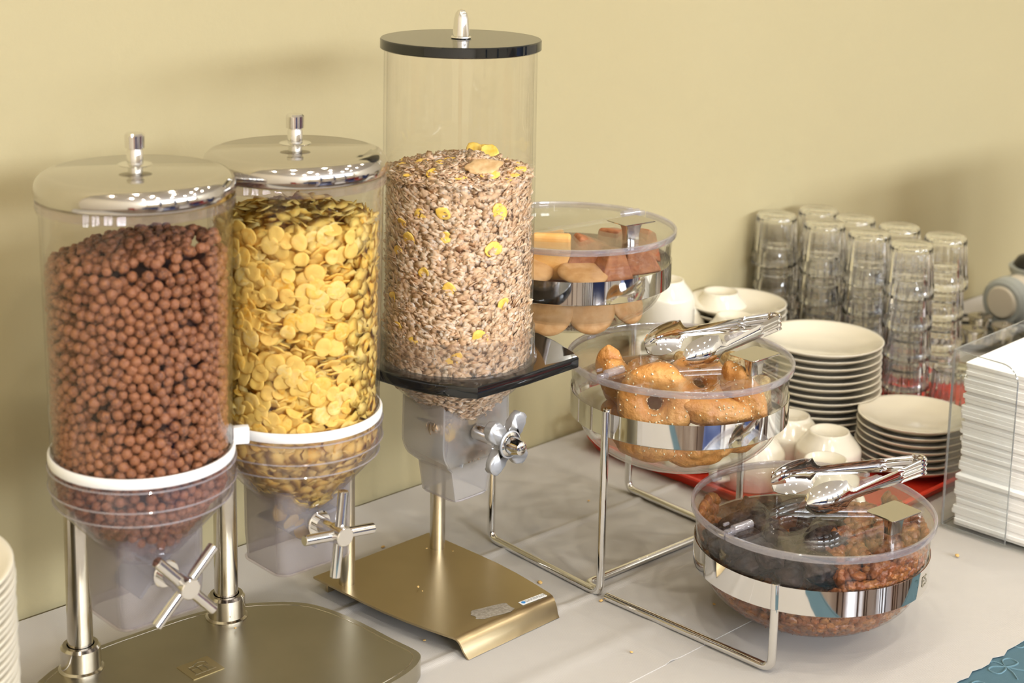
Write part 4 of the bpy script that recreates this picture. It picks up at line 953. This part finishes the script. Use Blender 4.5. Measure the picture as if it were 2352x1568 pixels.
for i in range(700):
    r = .100 * math.sqrt(random.random()); a = random.uniform(-PI, PI); x, y = r * math.cos(a), r * math.sin(a)
    z = -.030 if x > .01 else -.052
    z += .012 * min(1, max(0, (x - .01) / .08)) - .008 * max(0, y) / .1 + random.uniform(-.003, .003)
    rest.append((random.randrange(3), tm(np.array(HT['low'] + Vector((x, y, z - .004))), Euler((random.random() * 6, random.random() * 6, 0)).to_matrix())))
merged('raisin_pile', rzp, rest, M['raisin'], None, 'remaining amber raisins heaped inside the lowest bowl', 'raisins')
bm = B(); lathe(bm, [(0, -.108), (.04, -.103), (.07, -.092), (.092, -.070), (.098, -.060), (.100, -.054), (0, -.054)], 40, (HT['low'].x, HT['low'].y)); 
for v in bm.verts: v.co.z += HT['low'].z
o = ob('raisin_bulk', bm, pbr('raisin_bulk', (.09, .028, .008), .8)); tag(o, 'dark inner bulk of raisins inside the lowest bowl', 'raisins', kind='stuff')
pl_me = [lump_mesh('dried_plum', .021, .016, .0125, .35, 1.9, s + 4, M['prune'], 4) for s in range(4)]
for i in range(34):
    a = rad(-178 + 94 * ((i * .618) % 1)) if i < 20 else rad(random.uniform(-180, 180)); r = [.094, .080, .062][i % 3] if i < 20 else random.uniform(0, .085)
    z = -.034 + .013 * (i % 2) if i < 20 else -.038 + random.uniform(0, .012)
    x, y = r * math.cos(a), r * math.sin(a)
    if i >= 20 and x > .03: x = -x
    place('dried_plum', pl_me[i % 4], 'low', x, y, z, (random.uniform(-40, 40), random.uniform(-40, 40), random.uniform(0, 360)), 'black wrinkled dried plum on the left side of the lowest bowl', 'dried plum', 'dried plums in the lowest bowl', .9)

# ------------------------------------------------------------------ red tray with china and glasses
def at(px, py, z):   # ray through a point of the reference frame to height z
    F = 3725.; x = px - 1176; y = -(py - 370); c, s = math.cos(.02), math.sin(.02); x, y = c * x - s * y, s * x + c * y; P0 = rad(11.1)
    d = Vector((x / F, math.cos(P0) + math.sin(P0) * y / F, -math.sin(P0) + math.cos(P0) * y / F)); t = (z - .767) / d.z
    return Vector((0, 0, .767)) + d * t
TC = Vector((.0912, 1.9926, 0)); TT = rad(44)
tu, tn = Vector((math.cos(TT), math.sin(TT), 0)), Vector((math.sin(TT), -math.cos(TT), 0))
TLu, TLn = .60, .415
tc_ = TC + tu * (TLu / 2) + tn * (TLn / 2 - .008)
bm = B(); rows = []
for (ins, z_) in ((.010, .0), (.004, .010), (0, .0135), (.001, .0155), (.005, .0155), (.010, .008), (.016, .0045)):
    rows.append([bm.verts.new((x, y, z_)) for x, y in rrect(TLu - 2 * ins, TLn - 2 * ins, .045 - ins, 8)])
kk = len(rows[0])
for a, b in zip(rows, rows[1:]):
    for j in range(kk): bm.faces.new((a[j], a[(j + 1) % kk], b[(j + 1) % kk], b[j]))
bm.faces.new(rows[0][::-1]); bm.faces.new(rows[-1])
tr = ob('serving_tray', bm, M['red'], loc=(tc_.x, tc_.y, .0012), rot=(0, 0, TT)); tag(tr, 'red plastic tray under the cups, plates and glasses', 'tray')
TZ = .0057 + .0006
# tumblers (base up)
def tumbler():
    bm = B(); H = .073; seg = 80; rings = []
    outer = [(.0, H - .0002), (.0262, H), (.0285, H - .003), (.0296, H - .010), (.0302, H - .016), (.0322, .022), (.0334, .0165), (.0337, .012), (.0340, .001), (.0335, 0), (.0326, 0)]
    inner = [(.0322, .012), (.0316, .018), (.0308, .030), (.0286, H - .012), (.0262, H - .0055), (0, H - .0045)]
    for i, (r, z) in enumerate(outer + inner):
        if r < 1e-6: rings.append([bm.verts.new((0, 0, z))]); continue
        fl = .06 if (2 < i < 6) else (.03 if i == 2 else 0)
        rings.append([bm.verts.new(((r * (1 - fl * (.5 - .5 * math.cos(j * 2 * PI * 20 / seg)))) * math.cos(2 * PI * j / seg), (r * (1 - fl * (.5 - .5 * math.cos(j * 2 * PI * 20 / seg)))) * math.sin(2 * PI * j / seg), z)) for j in range(seg)])
    for A_, B_ in zip(rings, rings[1:]):
        for j in range(seg):
            k = (j + 1) % seg
            if len(A_) == 1: bm.faces.new((A_[0], B_[j], B_[k]))
            elif len(B_) == 1: bm.faces.new((A_[j], A_[k], B_[0]))
            else: bm.faces.new((A_[j], A_[k], B_[k], B_[j]))
    bmesh.ops.recalc_face_normals(bm, faces=bm.faces[:]); me = bpy.data.meshes.new('tumbler'); bm.to_mesh(me); bm.free()
    for p in me.polygons: p.use_smooth = True
    me.materials.append(M['glass']); return me
gme = tumbler(); SPC = .0425
colnames = {(0, 0): 'leftmost column of the front row', (0, 1): 'second column from the left in the front row', (0, 2): 'third column from the left in the front row', (0, 3): 'rightmost column of the front row', (1, 0): 'leftmost column of the back row', (1, 1): 'second column from the left in the back row', (1, 2): 'third column from the left in the back row', (1, 3): 'rightmost column of the back row'}
lev = ['lowest', 'second lowest', 'middle', 'second highest', 'topmost']
cols = {(0, 0): (1787, 490), (0, 1): (1893, 510), (0, 2): (1998, 532), (0, 3): (2097, 558), (1, 0): (1878, 478), (1, 1): (1968, 498), (1, 2): (2065, 517), (1, 3): (2170, 540)}
for k, (px, py) in cols.items():
    p = at(px, py, TZ + .073 + 4 * SPC)
    for i in range(5):
        j = Vector((random.uniform(-.0006, .0006), random.uniform(-.0006, .0006), 0)) * i
        put('tumbler', gme, Matrix.Translation(Vector((p.x, p.y, TZ + i * SPC)) + j) @ Matrix.Rotation(random.uniform(0, 6), 4, 'Z'), 'upturned fluted tumbler, %s of the %s' % (lev[i], colnames[k]), 'glass', 'upturned tumblers stacked on the tray')
p = at(2196, 800, TZ + .073 + SPC * .6)
put('tumbler', gme, Matrix.Translation((p.x, p.y, TZ)), 'single upturned tumbler behind the napkin holder edge', 'glass', 'upturned tumblers stacked on the tray')
# plates
def plate_me(R, name):
    bm = B(); q = R / .08
    lathe(bm, [(0, .0028), (.030 * q, .0028), (.0325 * q, .0034), (.046 * q, .0042), (.060 * q, .0085), (.076 * q, .0150), (.0795 * q, .0164), (.0802 * q, .0156), (.0795 * q, .0145), (.062 * q, .0055), (.050 * q, .0018), (.048 * q, 0), (.044 * q, 0), (.043 * q, .0012), (0, .0012)], 72)
    bmesh.ops.recalc_face_normals(bm, faces=bm.faces[:]); me = bpy.data.meshes.new(name); bm.to_mesh(me); bm.free()
    for p_ in me.polygons: p_.use_smooth = True
    me.materials.append(M['china']); return me
pm = plate_me(.080, 'saucer'); pm2 = plate_me(.070, 'saucer'); pm3 = plate_me(.10, 'plate')
def stack(me, name, xy, z0, n_, dz, desc, grp):
    for i in range(n_):
        nm = ['lowest', 'second lowest', 'third lowest'][i] if i < 3 else (['topmost', 'second from the top', 'third from the top'][n_ - 1 - i] if n_ - 1 - i < 3 else '%s from the bottom' % {4: 'fourth', 5: 'fifth', 6: 'sixth', 7: 'seventh', 8: 'eighth', 9: 'ninth', 10: 'tenth', 11: 'eleventh', 12: 'twelfth', 13: 'thirteenth', 14: 'fourteenth', 15: 'fifteenth'}.get(i + 1, 'number %d' % (i + 1)))
        put(name, me, Matrix.Translation((xy[0] + random.uniform(-.0012, .0012), xy[1] + random.uniform(-.0012, .0012), z0 + i * dz)) @ Matrix.Rotation(random.uniform(0, 6), 4, 'Z'), 'white china %s, %s in the %s' % (name, nm, desc), 'plate', grp)
pB = at(1886, 785, TZ + .0090 * 13 + .012)
stack(pm, 'saucer', pB, TZ, 14, .0092, 'tall stack beside the middle bowl', 'saucers in the tall stack')
pC = at(2099, 955, TZ + .0090 * 6 + .012)
stack(pm2, 'saucer', pC, TZ, 7, .0090, 'low stack by the napkin holder', 'saucers in the low stack')
pA = at(1690, 690, .152)
stack(pm2, 'saucer', pA, TZ, 15, .0092, 'rear stack behind the upturned cups', 'saucers in the rear stack')
# cups, upside down
def cup_proto():
    bm = B(); H = .060
    lathe(bm, [(0, H - .004), (.020, H - .004), (.0225, H), (.0245, H), (.0255, H - .002), (.0268, H - .0045), (.0330, H - .0120), (.0385, H - .0195), (.0398, H - .0215), (.0402, H - .0245), (.0408, .001), (.0400, 0), (.0385, .001), (.0375, H - .030), (.033, H - .018), (.022, H - .009), (0, H - .0085)], 56)
    bmesh.ops.recalc_face_normals(bm, faces=bm.faces[:]); me = bpy.data.meshes.new('cup_body'); bm.to_mesh(me); bm.free()
    for p_ in me.polygons: p_.use_smooth = True
    me.materials.append(M['china'])
    bm = B(); tube(bm, fillet([(.0385, 0, .012), (.062, 0, .014), (.064, 0, .034), (.0385, 0, .036)], .010), .0042, 10); bmesh.ops.scale(bm, vec=(1, 1.5, 1), verts=bm.verts[:]); bmesh.ops.recalc_face_normals(bm, faces=bm.faces[:])
    mh = bpy.data.meshes.new('cup_handle'); bm.to_mesh(mh); bm.free()
    for p_ in mh.polygons: p_.use_smooth = True
    mh.materials.append(M['china']); return me, mh
cm, ch = cup_proto()
def cup(x, y, z, rot, label):
    o = put('cup', cm, Matrix.Translation((x, y, z)) @ Matrix.Rotation(rot, 4, 'Z'), label, 'cup', 'upturned white cups on the tray'); h = bpy.data.objects.new('handle', ch); COL.objects.link(h); h.parent = o; return o
CS = .045
def cupstack(px, py, level, rot, desc):
    p = at(px, py, TZ + .060 + CS * (level - 1))
    for i in range(level):
        nm = {1: ['single'], 2: ['lower', 'upper'], 3: ['lowest', 'middle', 'topmost'], 4: ['lowest', 'second lowest', 'second highest', 'topmost']}[level][i]
        cup(p.x, p.y, TZ + i * CS, rot + (2.3 * (level - 1 - i)), 'upturned white cup, %s of %s' % (nm, desc))
    return p
CUPPOS = [cupstack(1528, 640, 4, rad(100), 'the rear left cup stack beside the top bowl'),
          cupstack(1655, 668, 3, rad(120), 'the cup stack in front of the rear saucers'),
          cupstack(1552, 695, 3, rad(160), 'the cup stack behind the middle bowl rim'),
          cupstack(1688, 724, 3, rad(60), 'the cup stack behind the middle tongs'),
          cupstack(1815, 952, 1, rad(232), 'the cup right under the middle bowl'),
          cupstack(1905, 988, 1, rad(120), 'the cup left of the low saucer stack')]
for x_, y_, r_, lb in ((.165, 2.000, rad(200), 'upturned white cup at the left corner of the tray'), (.235, 1.935, rad(235), 'upturned white cup behind the middle bowl leg'), (.300, 1.875, rad(215), 'upturned white cup behind the lowest bowl rim'), (.375, 1.800, rad(300), 'upturned white cup hidden behind the lowest bowl lid')):
    cup(x_, y_, TZ, r_, lb)

# ------------------------------------------------------------------ napkins in acrylic holder
NC = Vector((.507, 1.763, 0)); TNk = rad(46)
nh = empty('napkin_holder', NC, TNk, 'clear acrylic napkin holder at the right edge', 'holder')   # local x = away along wall, -y = towards camera
bm = B(); box(bm, .105, -.100, .0025, .216, .210, .003, .0006); ob('base_panel', bm, M['acryl'], nh, smooth=False)
def panel(name, pts, origin, rotz, thick=.0028):
    bm = B(); prism(bm, pts, 0, thick); o = ob(name, bm, M['acryl'], nh, smooth=False)
    o.matrix_local = Matrix.Translation(origin) @ Matrix.Rotation(rotz, 4, 'Z') @ Matrix.Rotation(PI / 2, 4, 'X')
    bm = B(); tube(bm, [(x, y, thick / 2) for x, y in pts] + [(*pts[0], thick / 2)], .0009, 6, cap=False); e = ob('panel_edge', bm, M['acryledge'], o); return o
HN = .214
pts = [(0, .004), (.078, .004), (.078, HN - .022)] + [(.058 + .020 * math.cos(a), HN - .022 + .020 * math.sin(a)) for a in np.linspace(0, PI / 2, 8)[1:]] + [(0, HN)]
panel('left_side_panel', pts, (.0, 0, 0), -PI / 2)
pts = [(0, .004), (.205, .004), (.205, HN), (0, HN)]
panel('rear_panel', pts, (.0, .0035, 0), 0)
pts = [(0, .004), (.078, .004), (.078, HN - .022), (.058, HN - .002), (0, HN)]
panel('right_side_panel', pts, (.205, 0, 0), -PI / 2)
bm = B(); prism(bm, rrect(.190, .186, .003, 3), 0, .0047, .0004, 1)
bmesh.ops.recalc_face_normals(bm, faces=bm.faces[:]); nme = bpy.data.meshes.new('napkin'); bm.to_mesh(nme); bm.free(); nme.materials.append(M['paper'])
for p_ in nme.polygons: p_.use_smooth = True
try: nme.set_sharp_from_angle(angle=rad(40))
except Exception: pass
ux, uy = Vector((math.cos(TNk), math.sin(TNk), 0)), Vector((math.sin(TNk), -math.cos(TNk), 0))
nn_ = 41
for i in range(nn_):
    lo = i < 13; p = NC + ux * (.105 + (-.004 if lo else .004) + random.uniform(-.0022, .0022)) + uy * (.101 + (.0 if lo else -.002) + random.uniform(-.0022, .0022))
    put('napkin', nme, Matrix.Translation((p.x, p.y, .0048 + i * .0047)) @ Matrix.Rotation(TNk + random.uniform(-.008, .008), 4, 'Z') @ Matrix.Rotation(random.uniform(-.002, .002), 4, 'X'),
        'topmost folded white paper napkin in the acrylic holder' if i == nn_ - 1 else ('folded white paper napkin in the lower block of the stack in the holder' if lo else 'folded white paper napkin in the upper block of the stack in the holder'), 'napkin', ('paper napkins, lower block' if lo else 'paper napkins, upper block') if i < nn_ - 1 else None)

# ------------------------------------------------------------------ right background: grey-cream appliance and round tray of jam lids
dv = empty('hand_mixer', WP(1.285, .135, 0), rad(40), 'cream and grey plastic appliance with black top at the far right', 'appliance')
def lump_ob(name, sx, sy, sz, loc, m, rot=(0, 0, 0), amp=.0):
    me = lump_mesh(name, sx, sy, sz, amp, 1, 1, m, 4); o = bpy.data.objects.new(name, me); COL.objects.link(o); o.parent = dv; o.location = loc; o.rotation_euler = rot; return o
bm = B(); cyl(bm, (-.03, 0, .045), (.10, .0, .050), .036, .040, seg=40, bev=.006); ob('appliance_body', bm, M['cream'], dv)
bm = B(); cyl(bm, (-.052, 0, .043), (-.022, 0, .044), .040, .041, seg=40, bev=.006); cyl(bm, (.012, 0, .046), (.022, 0, .047), .041, .0415, seg=40, bev=.001); ob('grey_ring', bm, M['grey'], dv)
bm = B(); cyl(bm, (-.056, 0, .045), (-.050, 0, .045), .026, .028, seg=36, bev=.002); ob('end_cap', bm, M['cream'], dv)
bm = B(); box(bm, .0, 0, .006, .10, .05, .012, .004); ob('foot', bm, M['grey'], dv)
bm = B(); lathe(bm, [(0, .078), (.026, .080), (.034, .088), (.036, .096), (.030, .106), (.016, .112), (0, .113)], 36, (.045, 0)); bmesh.ops.scale(bm, vec=(1.25, 1, 1), verts=bm.verts[:], space=Matrix.Translation((-.045, 0, 0))); ob('black_cap', bm, M['blackp'], dv)
bm = B(); lathe(bm, [(.030, .074), (.044, .080), (.046, .090), (.041, .094), (.034, .088)], 36, (.045, 0)); ob('cap_collar', bm, M['grey'], dv)
rt = empty('round_tray', WP(1.16, .125, .0003), 0, 'round black-rimmed tray with small steel lids at the far right', 'tray')
bm = B(); lathe(bm, [(0, .001), (.082, .001), (.088, .008), (.0865, .008), (.081, .003), (0, .003)], 56); ob('tray_plate', bm, M['lidsteel'], rt)
bm = B(); tube(bm, [(.088 * math.cos(a), .088 * math.sin(a), .0095) for a in np.linspace(0, 2 * PI, 57)], .0032, 8, cap=False); ob('black_rim', bm, M['blackp'], rt)
for i, (x, y) in enumerate([(-.035, .02), (.02, .035), (.045, -.015), (-.01, -.04), (-.05, -.03)]):
    t = empty('steel_cup', WP(1.16, .125, .0035) + Vector((x, y, 0)), 0, 'small steel condiment cup %s the round tray' % ['at the left of', 'at the back of', 'at the right of', 'at the front of', 'at the front left of'][i], 'cup', 'steel cups on the round tray')
    bm = B(); lathe(bm, [(0, 0), (.014, 0), (.019, .018), (.0205, .0185), (.020, .020), (.0182, .019), (.013, .002), (0, .002)], 32); ob('cup_body', bm, M['chrome'], t)
    bm = B(); lathe(bm, [(0, .0203), (.0195, .0203), (.0195, .0218), (.004, .0235), (.004, .027), (0, .028)], 32); ob('cup_lid', bm, M['lidsteel' if i % 2 else 'chrome'], t)

# ------------------------------------------------------------------ unseen urn added beyond the right edge to shade the wall behind the tumblers
du = empty('added_shade_urn', WP(1.16, .52, .0006), TW, 'unseen steel urn beyond the right edge, added to cast shade on the wall', 'dispenser')
bm = B(); box(bm, 0, 0, .165, .44, .26, .33, .012, 3); ob('body', bm, M['steel'], du, autos=40)
bm = B(); box(bm, 0, -.165, .012, .40, .07, .024, .004); ob('drip_tray', bm, M['blackp'], du)
bm = B(); box(bm, 0, 0, .340, .42, .24, .02, .006); ob('top_cover', bm, M['blackp'], du)
for x_ in (-.12, .12):
    bm = B(); cyl(bm, (x_, -.128, .17), (x_, -.165, .17), .012, seg=20, bev=.001); cyl(bm, (x_, -.160, .175), (x_, -.160, .135), .009, seg=20, bev=.001); ob('tap', bm, M['chrome'], du)
# ------------------------------------------------------------------ stack of plates at the left edge, near the camera
LS = Vector((-.4640, 1.110, 0))
for i in range(38):
    put('plate', pm3, Matrix.Translation((LS.x + random.uniform(-.0008, .0008), LS.y, .0012 + i * .0058)), 'white china plate, number %d from the top of the stack cut by the left edge' % (38 - i) if i < 37 else 'topmost white china plate of the stack at the left edge', 'plate', 'plates in the stack at the left edge' if i < 37 else None)

# ------------------------------------------------------------------ crumbs
crm = [lump_mesh('crumb', .0022, .0016, .0010, .5, 2, s, M['crumb'], 2) for s in range(3)]
for i, (px, py, z) in enumerate([(1352, 1152, 0), (1216, 1276, 0), (1240, 1340, 0), (1450, 1500, 0), (880, 1258, 0), (145, 1498, 0), (975, 1473, 0), (1380, 1382, 0), (960, 1350, .0205), (970, 1360, .0205), (980, 1262, .0205), (1002, 1252, .0205), (1040, 1268, .0205), (540, 1445, .0205), (2198, 1278, 0), (1640, 1390, 0)]):
    p = at(px, py, z); put('crumb', crm[i % 3], Matrix.Translation((p.x, p.y, z + .0016)) @ Matrix.Rotation(i, 4, 'Z') @ Matrix.Scale((.8 + .3 * (i % 3)) * (1 if z == 0 else .6), 4), 'tiny cereal crumb fallen on the %s' % ('paper table cover' if z == 0 else 'dispenser base'), 'crumb', 'crumbs on the table cover' if z == 0 else 'crumbs on the dispenser bases')
